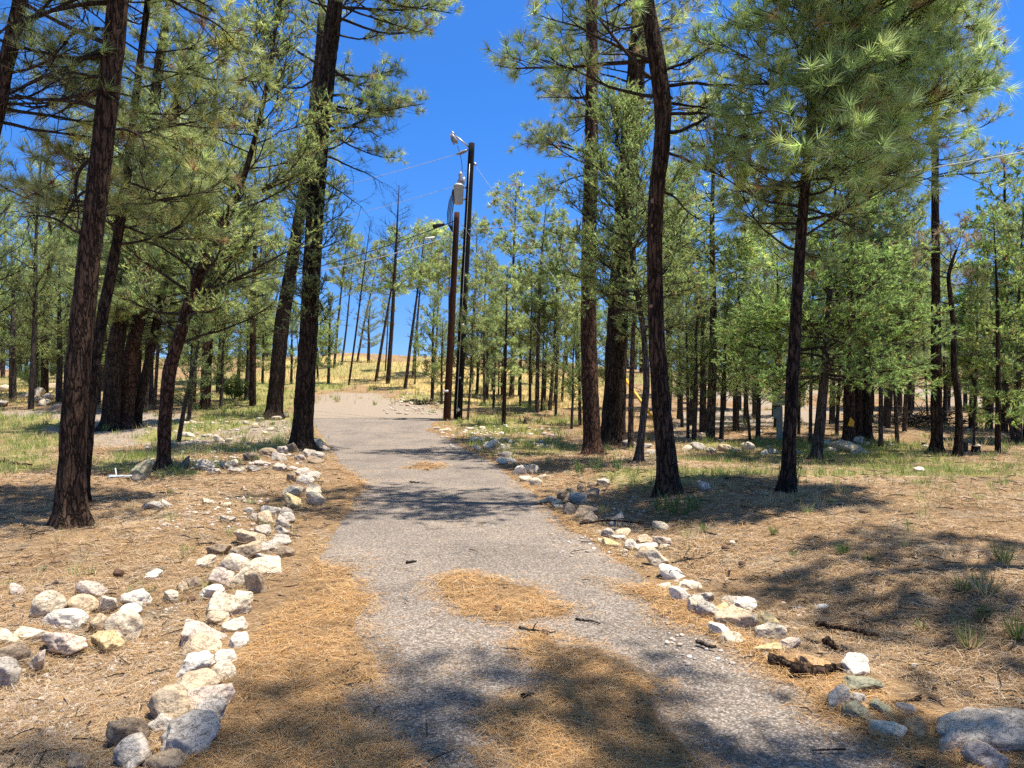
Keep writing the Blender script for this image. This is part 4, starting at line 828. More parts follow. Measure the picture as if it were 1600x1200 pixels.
LM = [(-400, 105, 'of those left of the thick front left pine'), (105, 255, 'between the thick front left pine and the curved trunk'), (255, 470, 'between the curved trunk and the thick driveway pine'), (470, 700, 'between the thick driveway pine and the utility poles'),
      (700, 925, 'between the utility poles and the thick pine pair'), (925, 1046, 'between the thick pine pair and the knotty pine'), (1046, 1231, 'between the knotty pine and the slim bank pine'), (1231, 1464, 'between the slim bank pine and the tall straight pine'), (1464, 2000, 'of those right of the tall straight pine')]
def copy_tree(kind, base, topv, wscale, label, cat, group, name):
    tm, cm = PR[kind][copy_tree.c % len(PR[kind])]; copy_tree.c += 1
    H = np.linalg.norm(topv); e = empty(name, base); s = H / 10
    q = Vector(topv).to_track_quat('Z', 'Y'); rz = Euler((0, 0, R.uniform(0, 6.28))).to_quaternion()
    e.rotation_euler = (q @ rz).to_euler(); e.scale = (s * wscale, s * wscale, s)
    tag(e, label, cat, group)
    for nm, me in (('trunk', tm), ('crown', cm)): obj(nm, me, e)
    return e
copy_tree.c = 0
cnt = {}
for t_ in sorted(BG, key=lambda t: t[1]):
    kind, bx, by, tx, ty, ws = t_; P = unproj(bx, by)[0]; d = P[1]; T = at(tx, ty, d); lm = next(l for a, b, l in LM if a <= bx < b); nm, cat, ph = KN[kind]
    i = cnt.get((ph, lm), 0); cnt[(ph, lm)] = i + 1
    copy_tree(kind, P, T - P, ws, f'{ph}, {ordn(i)} from left {lm}', cat, f'background {cat}s {lm}', nm)
# the forest wall farther off
k = 0; FAR = []
for i in range(400):
    if k >= 90: break
    y = R.uniform(62, 125); x = R.uniform(-.80, .80) * y; px = 800 + x / y * FPX
    if 520 < px < 760 and R.random() < .93: continue
    if 760 < px < 900 and R.random() < .4: continue
    k += 1; kind = random.choice(['pA', 'pB', 'jA', 'fA', 'jA']); P = np.array([x, y, hterr(x, y)]); H = R.uniform(7, 11) if kind in ('jA', 'fA') else R.uniform(11, 17)
    if 430 < px < 900: H *= .6
    e = copy_tree(kind, P, np.array([R.normal(0, .4), R.normal(0, .4), H]), R.uniform(.85, 1.2), {'p': 'distant pine in the forest wall along the top of the slope', 'j': 'distant juniper in the forest wall along the top of the slope', 'f': 'distant dark evergreen in the forest wall along the top of the slope'}[kind[0]],
              KN[kind][1], f'{KN[kind][0]} of the distant forest wall', KN[kind][0]); FAR.append((px, {'p': 'distant ridge pine', 'j': 'distant ridge juniper', 'f': 'distant ridge evergreen'}[kind[0]], e))

for i in range(70):
    y = R.uniform(55, 92); x = R.uniform(-.78, .78) * y; px = 800 + x / y * FPX
    if 545 < px < 700 and R.random() < .8: continue
    P = np.array([x, y, hterr(x, y)]); H = R.uniform(2.5, 6.5)
    e = copy_tree(random.choice(['jA', 'jB', 'fA']), P, np.array([R.normal(0, .3), 0, H]), R.uniform(1.1, 1.5), 'low rounded juniper growing along the crest of the slope', 'juniper tree', 'low junipers along the crest', 'juniper_tree'); FAR.append((px, 'low crest juniper', e))
_c = {}
for px, ph, e in sorted(FAR, key=lambda t: t[0]):
    lm = next(l for a, b, l in LM if a <= px < b); i = _c.get((ph, lm), 0); _c[(ph, lm)] = i + 1; e['label'] = f'{ph}, {ordn(i)} from left {lm}'

# ------------------------------------------------------------------ grass
mb = MB()
x, y = sample_view(330000, 6.0, 78, .85, 2)
g_, o_, d_ = zones(x, y); cl = n2(x, y, .9, 91, 3); cl2 = n2(x, y, 3.1, 93, 2)
near = (y < 14); spr = .035 * sstep(.55, .7, cl) * (x > 0) + .012
pr = g_ * (.12 + .88 * sstep(.42, .58, cl)) * .8 + o_ * .8 * sstep(.35, .6, cl2) + d_ * .06 * sstep(.5, .7, cl) + spr
A = polydist(x, y, wASPH); pr = np.where(A > -.1, 0, pr)
k = R.random(len(x)) < pr; x, y, g_, o_, cl = x[k], y[k], g_[k], o_[k], cl[k]; n = len(x)
isg = R.random(n) < np.clip(g_ * 1.0 + .25 - o_ * (1 - g_), 0.08, .92)
c = np.where(isg[:, None], np.array([[.30, .37, .09]]) * R.uniform(.6, 1.25, (n, 1)), np.array([[.50, .38, .17]]) * R.uniform(.6, 1.15, (n, 1)))
Ln = R.uniform(.08, .26, n) * np.clip(y / 22, .7, 1.6) * np.where(isg, .85, 1.1); W = .0045 * np.clip(y / 10, .8, 6) * R.uniform(.7, 1.3, n)
a = R.random(n) * 6.28; D = unit(np.stack([np.cos(a) * .45, np.sin(a) * .45, np.ones(n)], -1))
blades(mb, np.stack([x, y, hterr(x, y, True) - .01], -1), D, Ln, W, c, .15)
cx, cy = sample_view(9000, 5.0, 45, .85, 2); g_, o_, d_ = zones(cx, cy)
pr = g_ * .9 + o_ * .4 + d_ * .12 + np.where(cx > np.interp(cy, RY, RX), .24 * sstep(5.5, 8.5, cy), .06) * sstep(.35, .6, n2(cx, cy, .8, 95, 2)); pr[polydist(cx, cy, wASPH) > -.25] = 0
k = R.random(len(cx)) < pr; cx, cy, g_ = cx[k], cy[k], g_[k]; nb_ = 26; rad_ = R.uniform(.03, .10, len(cx)) * np.clip(cy / 12, .7, 2); a = R.random((len(cx), nb_)) * 6.28
rr = rad_[:, None] * np.sqrt(R.random((len(cx), nb_))); x = (cx[:, None] + np.cos(a) * rr).ravel(); y = (cy[:, None] + np.sin(a) * rr).ravel(); n = len(x)
tl = R.uniform(0.1, .75, n); a = a.ravel(); D = unit(np.stack([np.cos(a) * tl, np.sin(a) * tl, np.ones(n)], -1)); hh = np.repeat(R.uniform(.07, .24, len(cx)) * np.clip(cy / 16, .8, 1.6), nb_)
grn = np.repeat(R.random(len(cx)) < np.clip(g_ + .35, 0, .85), nb_) & (R.random(n) < .75)
c = np.where(grn[:, None], np.array([[.27, .35, .085]]), np.array([[.56, .44, .24]])) * R.uniform(.6, 1.25, (n, 1))
blades(mb, np.stack([x, y, hterr(x, y, True) - .01], -1), D, hh * R.uniform(.5, 1.15, n), .0042 * np.clip(y / 8, .8, 5) * R.uniform(.7, 1.3, n), c, .15)
tag(obj('grass', mb.mesh('grass', M_GRASS, False)), 'green and dry golden grass growing in patches over the ground', 'grass', kind='stuff')
def tuft(px, py, wp, hp, label, green=.6, name='grass_tuft', cat='grass tuft', n=90):
    P = unproj(px, py)[0]; s = P[1] / FPX; w_ = wp * s; h_ = hp * s; m = MB()
    a = R.random(n) * 6.28; rr = R.random(n) * w_ * .22; D = unit(np.stack([np.cos(a) * R.uniform(.1, .9, n), np.sin(a) * R.uniform(.1, .9, n), np.ones(n)], -1))
    isg = R.random(n) < green; c = np.where(isg[:, None], np.array([[.14, .22, .05]]), np.array([[.60, .48, .28]])) * R.uniform(.6, 1.2, (n, 1))
    L = h_ * R.uniform(.5, 1.2, n) * np.where(isg, 1, .7); blades(m, np.stack([np.cos(a) * rr, np.sin(a) * rr, np.full(n, -.01)], -1), D, L, np.full(n, .0045), c, .12)
    o = obj(name, m.mesh(name, M_GRASS, False), loc=P); tag(o, label, cat, 'grass tufts on the right bank'); return o
for t_ in [(1357, 878, 26, 16, 'small bright green grass tuft on sunlit straw right of the driveway', .9), (1318, 866, 14, 26, 'thin upright grass tuft just left of the bright green tuft', .7), (1568, 880, 34, 44, 'tall green grass tuft at the upper right edge of the shade', .7), (1540, 930, 44, 50, 'pale dry grass tuft standing in the shade patch', .35),
           (1502, 925, 30, 34, 'green grass tuft left of the pale dry one in shade', .6), (1515, 1012, 40, 56, 'tall dry-bottomed grass tuft lowest in the right shade', .4), (1535, 965, 36, 26, 'short green tuft between two dry grass tufts', .6), (1440, 985, 26, 22, 'low faded grass tuft above the fallen branch', .4),
           (1590, 1000, 40, 60, 'dark grass tuft cut by the right edge', .5), (65, 893, 22, 14, 'wispy dry grass tuft above the rock ring at left', .3), (238, 925, 20, 14, 'faded grass sprig beside the small white rock', .3), (1100, 830, 18, 16, 'grass sprig on straw below the knotty pine', .6), (1210, 835, 20, 18, 'grass sprig on straw below the slim bank pine', .6), (1240, 870, 22, 14, 'faint grass sprig right of the white stone chip', .5)]:
    tuft(*t_[:5], green=t_[5])
def weed(px, py, wp, hp, label, n=9):
    P = unproj(px, py)[0]; s = P[1] / FPX; w_ = wp * s; h_ = hp * s; m = MB()
    a = R.random(n) * 6.28; rr = R.random(n) * w_ * .4; P0 = np.stack([np.cos(a) * rr, np.sin(a) * rr, np.zeros(n)], -1)
    S, _ = grow(P0, unit(np.stack([np.cos(a) * .25, np.sin(a) * .25, np.ones(n)], -1)), h_ * R.uniform(.6, 1.1, n), 6, .1, .07)
    tubes(m, S, .0025 * np.ones((n, 6)), 4, col=(.12, .18, .06), mi=0)
    id_ = np.repeat(np.arange(n), 26); p_, d_ = pick(S, id_, R.uniform(.15, 1, len(id_))); leaf(m, p_, p_ + d_ * .004, 1, max(.035, .16 * h_), .011, .9, 0, np.array([[.15, .25, .07]]) * R.uniform(.7, 1.3, (len(p_), 1)), mi=0)
    o = obj('weed_plant', m.mesh('weed_plant', M_GRASS, False), loc=P); tag(o, label, 'weed', 'leafy weeds on the right bank')
for t_ in [(1055, 808, 50, 38, 'largest leafy green weed clump at the foot of the knotty pine', 16), (1030, 800, 26, 26, 'weed clump just left of the largest one below the knotty pine', 9), (1085, 800, 20, 24, 'thin weed right of the largest one below the knotty pine', 6), (905, 742, 26, 24, 'leftmost leafy weed in the row left of the knotty pine', 9), (935, 738, 26, 26, 'second weed from left in the row left of the knotty pine', 10),
           (968, 735, 22, 24, 'weed right in the row left of the knotty pine', 9), (1223, 760, 18, 30, 'leafy weed growing against the foot of the slim bank pine', 8), (1243, 758, 16, 46, 'taller weed behind the foot of the slim bank pine', 6), (57, 958, 14, 10, 'tiny green sprout behind the pale rocks at left', 4)]:
    weed(*t_)

# ------------------------------------------------------------------ bushes at the left
for i, (px, py, wp, hp, lab) in enumerate(((42, 598, 46, 34, 'low green bush beyond the clearing at the left edge'), (88, 590, 44, 46, 'bright green bush left of the thick front left pine'), (57, 606, 26, 20, 'grey green shrub below the low bush at left'), (365, 625, 60, 50, 'loose sapling in the grass right of the curved trunk'))):
    P = unproj(px, py)[0]; s = P[1] / FPX; e = empty('bush', P); tag(e, lab, 'bush', 'bushes at the left')
    n = 16; a = R.random(n) * 6.28; m = MB(); S, _ = grow(np.zeros((n, 3)), unit(np.stack([np.cos(a) * .9, np.sin(a) * .9, np.ones(n)], -1)), hp * s * R.uniform(.7, 1.1, n), 6, .05, .15)
    tubes(m, S, .01 * np.ones((n, 6)), 4); obj('stem', m.mesh('stem', M_TWIG), e); m = MB(); id_ = np.repeat(np.arange(n), 70); p_, d_ = pick(S, id_, R.uniform(.2, 1, len(id_)))
    p2 = p_ + unit(d_ + R.normal(0, .8, p_.shape)) * .22; leaf(m, p_, p2, 7, .1, .03, .7, 0, np.array([[.14, .20, .065]]) * R.uniform(.7, 1.2, (len(p_), 1)), mi=0); obj('foliage', m.mesh('foliage', M_SCALE), e)

# ------------------------------------------------------------------ utility poles and wires
def rod(pts, r, mat, name, parent=None, sides=8, base=(0, 0, 0), k=None):
    pts = np.asarray(pts, float) - np.asarray(base); rr = np.full(len(pts), r) if np.isscalar(r) else np.asarray(r)
    m = MB(); tubes(m, pts, rr, sides, cap=True); return obj(name, m.mesh(name, mat), parent)
DP = 28.0
def pole(bx, by, tx, ty, wb, wt, mat, label, d):
    B = at(bx, by, d); B[2] = hterr(B[0], B[1]); T = at(tx, ty, d); e = empty('utility_pole', B); tag(e, label, 'utility pole', 'utility poles beside the driveway')
    t = np.linspace(0, 1, 30)[:, None]; P = B + (T - B) * t; P[0, 2] -= .5; rod(P, np.linspace(wb, wt, 30) * d / FPX / 2, mat, 'pole', e, 18, B); return e, B, T
e1, B1, T1 = pole(715, 657, 737, 224, 14, 9.5, M_POLED, 'taller blackish utility pole carrying the grey transformer can', DP)
e2, B2, T2 = pole(698, 655, 714, 332, 12, 8.5, M_POLER, 'shorter rusty brown utility pole left of the dark one', DP - .6)
def a1(px, py, dd=0): return at(px, py, DP + dd)
# transformer can, a part of the tall pole
c0 = a1(715.5, 318, -.35); c1 = a1(717, 287, -.35); rr = 7.8 * DP / FPX
ax = c1 - c0; prof = [(-.02, .80), (0, .93), (.02, 1.0), (.85, 1.0), (.86, 1.07), (.90, 1.07), (.92, .98), (1.0, .55), (1.02, .1)]
tr = rod([c0 + ax * t for t, _ in prof], [rr * q_ for _, q_ in prof], M_CAN, 'transformer', e1, 24, B1)
rod([c1, c1 + np.array([0.05, 0, .12]), c1 + np.array([.06, 0, .2]), c1 + np.array([.07, 0, .34]), c1 + np.array([.07, 0, .48])], [.07, .10, .06, .09, .035], M_CERAM, 'bushing', tr, 12, B1)
rod([c1 + np.array([.15, 0, -.1]), c1 + np.array([.2, 0, .25])], .05, M_CERAM, 'surge_arrester', tr, 10, B1)
for f_ in (.2, .8): rod([c0 + ax * f_, a1(728, 318 - 31 * f_)], .035, M_METAL, 'mounting_bracket', tr, 6, B1)
# cutout fuse on its arm
rod([a1(734, 231), a1(720, 219), a1(712, 213)], .035, M_METAL, 'support_arm', e1, 8, B1)
rod([a1(706.5, 209), a1(708, 214), a1(711, 219), a1(714, 224)], [.05, .09, .09, .05], M_CERAM, 'fuse_cutout', e1, 12, B1)
rod([a1(704, 210), a1(706, 220), a1(710, 226)], .03, M_CERAM, 'fuse_tube', e1, 8, B1)
rod([a1(705, 205), a1(711, 210)], .03, M_METAL, 'fuse_hinge', e1, 8, B1)
rod([a1(731, 234), a1(727, 236), a1(722, 238), a1(718, 240), a1(713, 241)], [.03, .06, .075, .06, .03], M_CERAM, 'dead_end_insulator', e1, 10, B1)
rod([a1(741, 255), a1(744, 258)], .06, M_METAL, 'guy_clamp', e1, 8, B1)
rod([a1(715, 228), a1(720, 245), a1(722, 260), a1(722, 273)], .012, M_BLACK, 'jumper_wire', e1, 5, B1)
for i, o_ in enumerate((0, 2.2, 4.5, 7)):
    rod([a1(708 + o_ * .6, 296, -.4), a1(702 + o_, 315, -.5), a1(699 + o_, 335, -.5), a1(700 + o_, 350, -.6), a1(707, 362, -.6)], .022, M_BLACK, 'service_lead', e1, 6, B1)
for i, (px, py, w_) in enumerate(((716, 640, .09), (719, 590, .05), (724, 508, .07))):
    q0 = a1(px, py, -.17); m = MB(); rod([q0, q0 + np.array([0, -.02, 0])], w_, M_WHITE, 'pole_tag', e1, 4, B1)
rod([a1(735 - 22 * t, 235 + 420 * t, -.19) for t in np.linspace(.05, .98, 12)], .012, M_WIRE, 'ground_wire', e1, 5, B1)
P_ = at(698 + .6, 611, DP - .6); rod([P_ + np.array([0, 0, -.04]), P_ + np.array([0, 0, .04])], 12.2 * DP / FPX / 2, M_WHITE, 'pole_band', e2, 18, B2)
for f_ in np.linspace(.1, .9, 9):
    P_ = B1 + (T1 - B1) * f_; rod([P_ + np.array([-.17, -.02, 0]), P_ + np.array([-.22, -.02, 0])], .018, M_METAL, 'bolt', e1, 5, B1)
def wire(A_, B_, sag, r, label, mat=M_WIRE, group='overhead lines', extra=None):
    t = np.linspace(0, 1, 40)[:, None]; P = np.asarray(A_) + (np.asarray(B_) - np.asarray(A_)) * t; P[:, 2] -= sag * 4 * (t * (1 - t))[:, 0]
    m = MB(); tubes(m, P - P[0], np.full(40, r * .62), 6); e = empty('power_line', P[0]); tag(e, label, 'power line', group); obj('cable', m.mesh('cable', mat), e); return e, P
wire(a1(713, 241), at(250, 345, 40), .3, .014, 'thin high wire running left from the top of the dark pole')
wire(a1(708, 292, -.3), at(250, 395, 40), .3, .012, 'thin wire running left from the transformer can')
e, P = wire(at(711, 345, DP - .6), at(250, 462, 34), .5, .026, 'black twisted service cable going left with a dark splice', M_BLACK)
for a_, b_ in ((678, 693),):
    rod([at(677, 354.5, DP - .2), at(694, 350, DP - .3)], [.09, .07], M_BLACK, 'splice_cover', e, 8, P[0])
e, P = wire(at(712, 366, DP - .6), at(250, 440, 30), .6, .022, 'pale cable going left below the black one with a white grip')
rod([at(664, 373, DP - .5), at(679, 371, DP - .5)], [.05, .04], M_WHITE, 'cable_grip', e, 8, P[0])
wire(a1(728, 359), np.array([13.6, 9.9, 6.15]), .35, .021, 'whitish cable sweeping right across the treetops from the dark pole')
def guy(A_, g0, g1, anchor_px, d2, label):
    G = unproj(*anchor_px)[0]; A_ = np.asarray(A_); m = MB(); tubes(m, np.array([A_, G]) - G, np.array([.008, .008]), 6); e = empty('guy_wire', G); tag(e, label, 'guy wire', 'guy wires with yellow guards'); obj('cable', m.mesh('cable', M_GUY), e)
    L = A_ - G; f0, f1 = g0, g1; m = MB(); tubes(m, np.array([L * f0, L * f1]), np.array([.05, .05]), 10, cap=True); obj('guard', m.mesh('guard', M_YEL), e)
guy(a1(742, 258), .01, .175, (1036, 676), 0, 'long guy wire from the dark pole ending in the longer yellow guard')
guy(at(718, 345, DP - .6), .01, .16, (932, 648), 0, 'guy wire from the rusty pole ending in the yellow guard left of the pine pair')

# ------------------------------------------------------------------ utility pedestal, stumps, sticks, cones, small things
P = unproj(1218, 690)[0]; s = P[1] / FPX; e = empty('meter_post', P); tag(e, 'grey green post with a beige box on top left of the slim bank pine', 'meter post')
import bmesh
def box(name, parent, size, loc, mat, bev=.01, rot=(0, 0, 0)):
    me = bpy.data.meshes.new(name); bm = bmesh.new(); bmesh.ops.create_cube(bm, size=1)
    for v in bm.verts: v.co = Vector((v.co.x * size[0], v.co.y * size[1], v.co.z * size[2]))
    bmesh.ops.bevel(bm, geom=bm.edges[:], offset=bev, segments=2, affect='EDGES'); bm.to_mesh(me); bm.free(); me.materials.append(mat); o = obj(name, me, parent, loc); o.rotation_euler = rot; return o
box('post', e, (8 * s, .12, 55 * s), (0, 0, 27 * s), M_GGREY); box('meter_box', e, (15 * s, .22, 17 * s), (-1 * s, 0, 65 * s), M_BEIGE); box('lid', e, (16.5 * s, .25, 1.5 * s), (-1 * s, 0, 74.5 * s), M_BEIGE, .004); box('meter', e, (9 * s, .1, 14 * s), (-6.5 * s, -.1, 44 * s), M_GGREY)
# yellow flag tag nailed to the shaded trunk
P = at(1328, 661, 19.1); m = MB(); s = 19.1 / FPX; m.add(np.array([(-3, 0, -4), (6, .5, -6), (7, -.3, 3), (1, 0, 9), (-3, 1.3, -4), (6, 1.6, -6), (7, 1.0, 3), (1, 1.3, 9)]) * s, quads=[(0, 1, 2, 3), (4, 7, 6, 5)], tris=None)
o = obj('tree_tag', m.mesh('tree_tag', M_YEL, False), loc=P); tag(o, 'small yellow flag tag on the broad shaded trunk', 'tag')
def stump(px, py, wp, hp, label, fallen=False):
    P = unproj(px, py)[0]; s = P[1] / FPX; e = empty('tree_stump', P); tag(e, label, 'tree stump', 'cut stumps at the right'); h = hp * s; r_ = wp * s / 2
    def bp(p, a): return 1 + (vnoise(p * 9, 3) - .5) * .3
    m = MB(); z = np.linspace(-.1, h, 10); path = np.stack([0 * z, 0 * z, z], -1); tubes(m, path, r_ * (1 + .25 * np.exp(-np.clip(z, 0, 9) / .08)), 20, bump=bp); obj('stump_bark', m.mesh('stump_bark', M_BARKG), e)
    m = MB(); tubes(m, path[-1] + np.array([[0, 0, -.01], [0, 0, .004]]), np.array([r_ * .97, r_ * .95]), 20, cap=True); obj('cut_face', m.mesh('cut_face', M_CUT), e)
stump(1508, 708, 8, 17, 'narrow upright stump right of the crooked bare tree'); stump(1525, 708, 13, 11, 'squat stump with reddish cut face at the right'); stump(1377, 697, 8, 9, 'dark low stump right of the blackest trunk'); stump(1443, 697, 7, 6, 'tiny dark stump left of the tall straight pine'); stump(1484, 700, 6, 8, 'small grey stump between tall straight pine and crooked tree')
def stick(pts, r, label, name='stick', mat=M_TWIG, group=None, cat='stick', twigs=0, lift=.02):
    W3 = unproj([p[0] for p in pts], [p[1] for p in pts]); W3[:, 2] += lift + r; Q = polyl(W3, 16); m = MB(); tubes(m, Q - Q[0] + R.normal(0, r * .25, Q.shape), r * np.linspace(1.1, .6, 16), 8, cap=True)
    if twigs:
        p_, d_ = pick((Q - Q[0])[None], np.zeros(twigs, int), R.uniform(.1, .95, twigs)); S, _ = grow(p_, unit(d_ + R.normal(0, .7, p_.shape) + np.array([0, 0, .4])), R.uniform(.04, .16, twigs), 4, 0, .2); tubes(m, S, r * .4 * np.ones((twigs, 4)), 4)
    o = obj(name, m.mesh(name, mat), loc=Q[0]); tag(o, label, cat, group); return o
stick([(1203, 1042), (1235, 1052), (1265, 1062), (1300, 1060)], .030, 'thick dark rotting log lying on the right stone border', 'log', M_BARK, cat='log')
stick([(1240, 1060), (1280, 1062), (1312, 1056)], .028, 'second rotting log piece crossing the thicker one', 'log', M_BARK, cat='log')
stick([(1277, 982), (1310, 990), (1345, 996), (1374, 1002)], .017, 'long dark fallen branch on the sunlit straw at right', 'branch', M_BARK, cat='branch')
stick([(1290, 1012), (1305, 1022)], .025, 'short dark wood chunk below the long fallen branch', 'branch', M_BARK, cat='branch')
stick([(900, 970), (920, 972), (938, 977)], .008, 'thin dark stick on the asphalt right of the needle heap', lift=.006, group='sticks on the driveway')
stick([(636, 882), (650, 879)], .012, 'short dark bark scrap on the open asphalt', lift=.006, group='sticks on the driveway')
stick([(1090, 1008), (1118, 1018)], .014, 'short dark stick beside the right asphalt edge', lift=.01, group='sticks on the driveway')
stick([(812, 990), (835, 995), (860, 998)], .010, 'dark twig at the top of the lower needle heap', twigs=4, lift=.03, group='sticks on the driveway')
stick([(815, 1100), (832, 1096)], .012, 'dark bark scrap on the shaded needle heap', lift=.03, group='sticks on the driveway')
stick([(905, 829), (950, 822), (1015, 828)], .012, 'dark forked branch across the right stone border', 'branch', M_BARK, cat='branch', twigs=8, lift=.06)
stick([(1050, 910), (1075, 905), (1100, 902)], .006, 'bare dead twig standing over the white border rocks', twigs=9, lift=.16)
stick([(1395, 1108), (1440, 1100)], .010, 'dark stick above the mossy rocks lower right', twigs=3)
stick([(510, 1035), (520, 1065)], .005, 'pale curved twig on needles left of the asphalt')
stick([(535, 1060), (548, 1053), (562, 1053)], .006, 'pale forked twig on needles left of the asphalt', twigs=2)
stick([(0, 725), (25, 728), (50, 730)], .03, 'dark fallen limb left of the thick front left pine', 'branch', M_BARK, cat='branch', twigs=6)
stick([(1100, 835), (1120, 840)], .01, 'short dark twig on straw under the knotty pine')
stick([(640, 756), (655, 757)], .015, 'small dark stick in the middle of the upper driveway', group='sticks on the driveway')
def cone(px, py, sz, label):
    P = unproj(px, py)[0]; m = MB(); V, F = IV3, IF3
    th = np.arctan2(V[:, 1], V[:, 0]); ph = np.arcsin(np.clip(V[:, 2], -1, 1)); sc = 1 + .22 * np.maximum(0, np.sin(th * 8 + ph * 9) * np.sin(ph * 13 + th * 2)); 
    m.add(V * sc[:, None] * np.array([.8, .8, 1.15]) * sz, tris=F); o = obj('pine_cone', m.mesh('pine_cone', M_CONE, False), loc=P + np.array([0, 0, sz * .7])); o.rotation_euler = (1.2, .4, R.uniform(0, 6)); tag(o, label, 'pine cone', 'fallen pine cones')
cone(777, 958, .035, 'pine cone on the upper needle heap'); cone(850, 996, .035, 'pine cone at the top right tip of the lower needle heap'); cone(299, 942, .03, 'small pine cone left of the stone border'); cone(185, 902, .045, 'dark pine cone on straw above the rock ring'); cone(1133, 860, .03, 'pine cone on straw right of the border rocks'); cone(1160, 885, .03, 'pine cone lower on the sunlit right bank'); cone(205, 916, .025, 'tiny cone beside the dark cone above the rock ring')
# concrete blocks, metal debris at left
rock(222, 752, 30, 26, 'm', 'upright lichen covered stone just left of the curved tree foot', None); rock(290, 736, 16, 19, 'm', 'small upright lichen covered stone right of the curved tree foot', None); rock(391, 722, 27, 14, 'b', 'squared dark brown stone in the row near the thick driveway pine', None)
rock(214, 755, 20, 13, 'd', 'black stone lying in front of the larger mossy block', None)
P = unproj(188, 748)[0]; m = MB(); g = np.linspace(0, 1, 14); GXX, GYY = np.meshgrid(g, g, indexing='xy'); ZZ = .03 + .05 * n2(GXX * 5, GYY * 5, 1.3, 3, 2); idx = np.arange(196).reshape(14, 14)
m.add(np.stack([(GXX.ravel() - .5) * .36, (GYY.ravel() - .5) * .16, ZZ.ravel()], -1), quads=np.stack([idx[:-1, :-1], idx[:-1, 1:], idx[1:, 1:], idx[1:, :-1]], -1).reshape(-1, 4)); o = obj('plastic_sheet', m.mesh('plastic_sheet', M_PLAST), loc=P)
so = o.modifiers.new('thickness', 'SOLIDIFY'); so.thickness = .01; tag(o, 'crumpled bluish plastic scrap left of the mossy block', 'plastic scrap')
P = unproj(182, 745)[0]; m = MB(); tubes(m, np.array([[0, 0, -.1], [0, 0, 0], [-.02, 0, .15], [-.022, 0, .155]]), np.array([.012, .012, .011, .002]), 6); o = obj('marker_stake', m.mesh('marker_stake', M_WHITE), loc=P); tag(o, 'small white stake standing beside the plastic scrap', 'stake')
# brush heap
P = unproj(1432, 664)[0]; m = MB(); n = 150; a = R.random(n) * 6.28; p0 = np.stack([R.normal(0, .9, n), R.normal(0, .5, n), R.random(n) * .3], -1)
S, _ = grow(p0, unit(np.stack([np.cos(a), np.sin(a), R.uniform(-.1, .6, n)], -1)), R.uniform(.5, 1.6, n), 6, -.06, .2); tubes(m, S, .02 * np.linspace(1, .4, 6)[None] * np.ones((n, 1)), 4); o = obj('brush_pile', m.mesh('brush_pile', M_DEAD), loc=P); tag(o, 'heap of grey dead branches on the slope behind the tall straight pine', 'brush pile')
for (px, py, lab) in ((823, 661, 'small dark brush clump in the bright grass by the driveway'), (658, 633, 'small dark dead shrub at the driveway bend')):
    P = unproj(px, py)[0]; m = MB(); n = 50; a = R.random(n) * 6.28; S, _ = grow(R.normal(0, .12, (n, 3)) * np.array([1, 1, .1]), unit(np.stack([np.cos(a), np.sin(a), R.uniform(0, 1, n)], -1)), R.uniform(.15, .4, n), 5, -.05, .25); tubes(m, S, .014 * np.ones((n, 5)), 4); o = obj('brush_pile', m.mesh('brush_pile', M_TWIG), loc=P); tag(o, lab, 'brush pile')

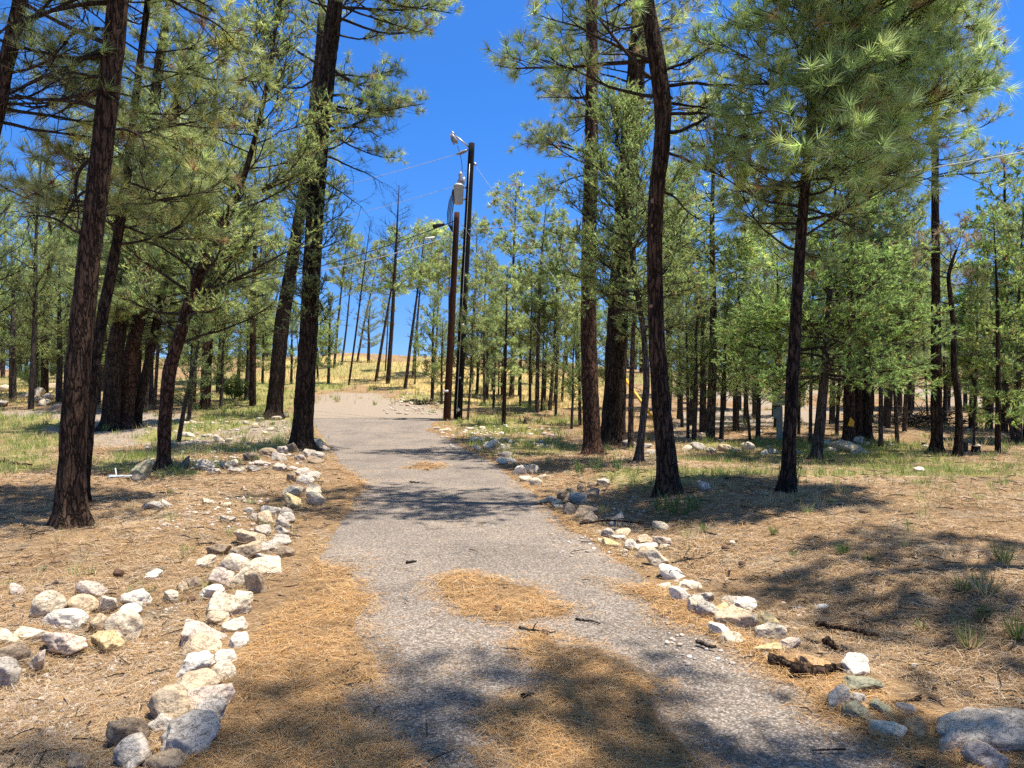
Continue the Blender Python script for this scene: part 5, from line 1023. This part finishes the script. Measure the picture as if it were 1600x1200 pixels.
RP = np.array([r_ for r_ in ROCKPOS if r_[1] < 14]); n = 95; m_ = len(RP); a = R.random((m_, n)) * 6.28; rr = RP[:, 3:4] * R.uniform(.30, .68, (m_, n))
x = (RP[:, 0:1] + np.cos(a) * rr).ravel(); y = (RP[:, 1:2] + np.sin(a) * rr).ravel(); z = np.repeat(RP[:, 2], n) + np.abs(R.normal(0, .012, m_ * n)) + np.repeat(RP[:, 3], n) * .10 * (rr.ravel() < np.repeat(RP[:, 3], n) * .48)
a2 = a.ravel() + 1.57 + R.normal(0, .6, m_ * n); D = unit(np.stack([np.cos(a2), np.sin(a2), R.normal(0, .22, m_ * n)], -1)); Ln = R.uniform(.06, .15, m_ * n)
mb = MB(); blades(mb, np.stack([x, y, z], -1) - D * Ln[:, None] * .5, D, Ln, R.uniform(.0014, .0024, m_ * n) * np.clip(y / 4.2, .8, 4), straw_cols(m_ * n, np.zeros(m_ * n)), .12)
tag(obj('caught_needles', mb.mesh('caught_needles', M_STRAW, False)), 'pine needles drifted against and over the border rocks', 'pine straw', kind='stuff')

# small dead twigs and bark flakes in the litter
x, y = sample_view(2600, 2.2, 18, .82, 2); A = straw_amount(x, y); k = (A > .05) | (R.random(len(x)) < .06); x, y = x[k], y[k]; n = len(x)
a = R.random(n) * 6.28; L_ = R.uniform(.03, .16, n) * np.clip(y / 6, 1, 1.8); d_ = np.stack([np.cos(a), np.sin(a), R.normal(0, .08, n)], -1); c0_ = np.stack([x, y, hterr(x, y, False) + .018 + R.random(n) * .01], -1)
P3 = np.stack([c0_ - d_ * L_[:, None] / 2, c0_ + R.normal(0, .006, (n, 3)), c0_ + d_ * L_[:, None] / 2], 1); mb = MB(); tubes(mb, P3, (R.uniform(.002, .0055, n) * np.clip(y / 6, 1, 2))[:, None] * np.array([[1, .9, .5]]), 4)
n = 700; x, y = sample_view(n, 2.2, 14, .82, 2); k = straw_amount(x, y) > .1; x, y = x[k], y[k]; n = len(x); c0_ = np.stack([x, y, hterr(x, y) + .02], -1); e1_ = unit(R.normal(size=(n, 3)) * np.array([1, 1, .25])) * R.uniform(.01, .03, (n, 1)); e2_ = unit(np.cross(e1_, np.array([0, 0, 1.0]))) * R.uniform(.006, .016, (n, 1))
mb.add(np.stack([c0_ - e1_ - e2_, c0_ + e1_ - e2_ * .6, c0_ + e1_ * .8 + e2_, c0_ - e1_ * .7 + e2_], 1).reshape(-1, 3), quads=np.arange(n * 4).reshape(-1, 4))
tag(obj('twig_litter', mb.mesh('twig_litter', M_TWIG, False)), 'small dead twigs and bark flakes lying in the needle litter', 'twig litter', kind='stuff')
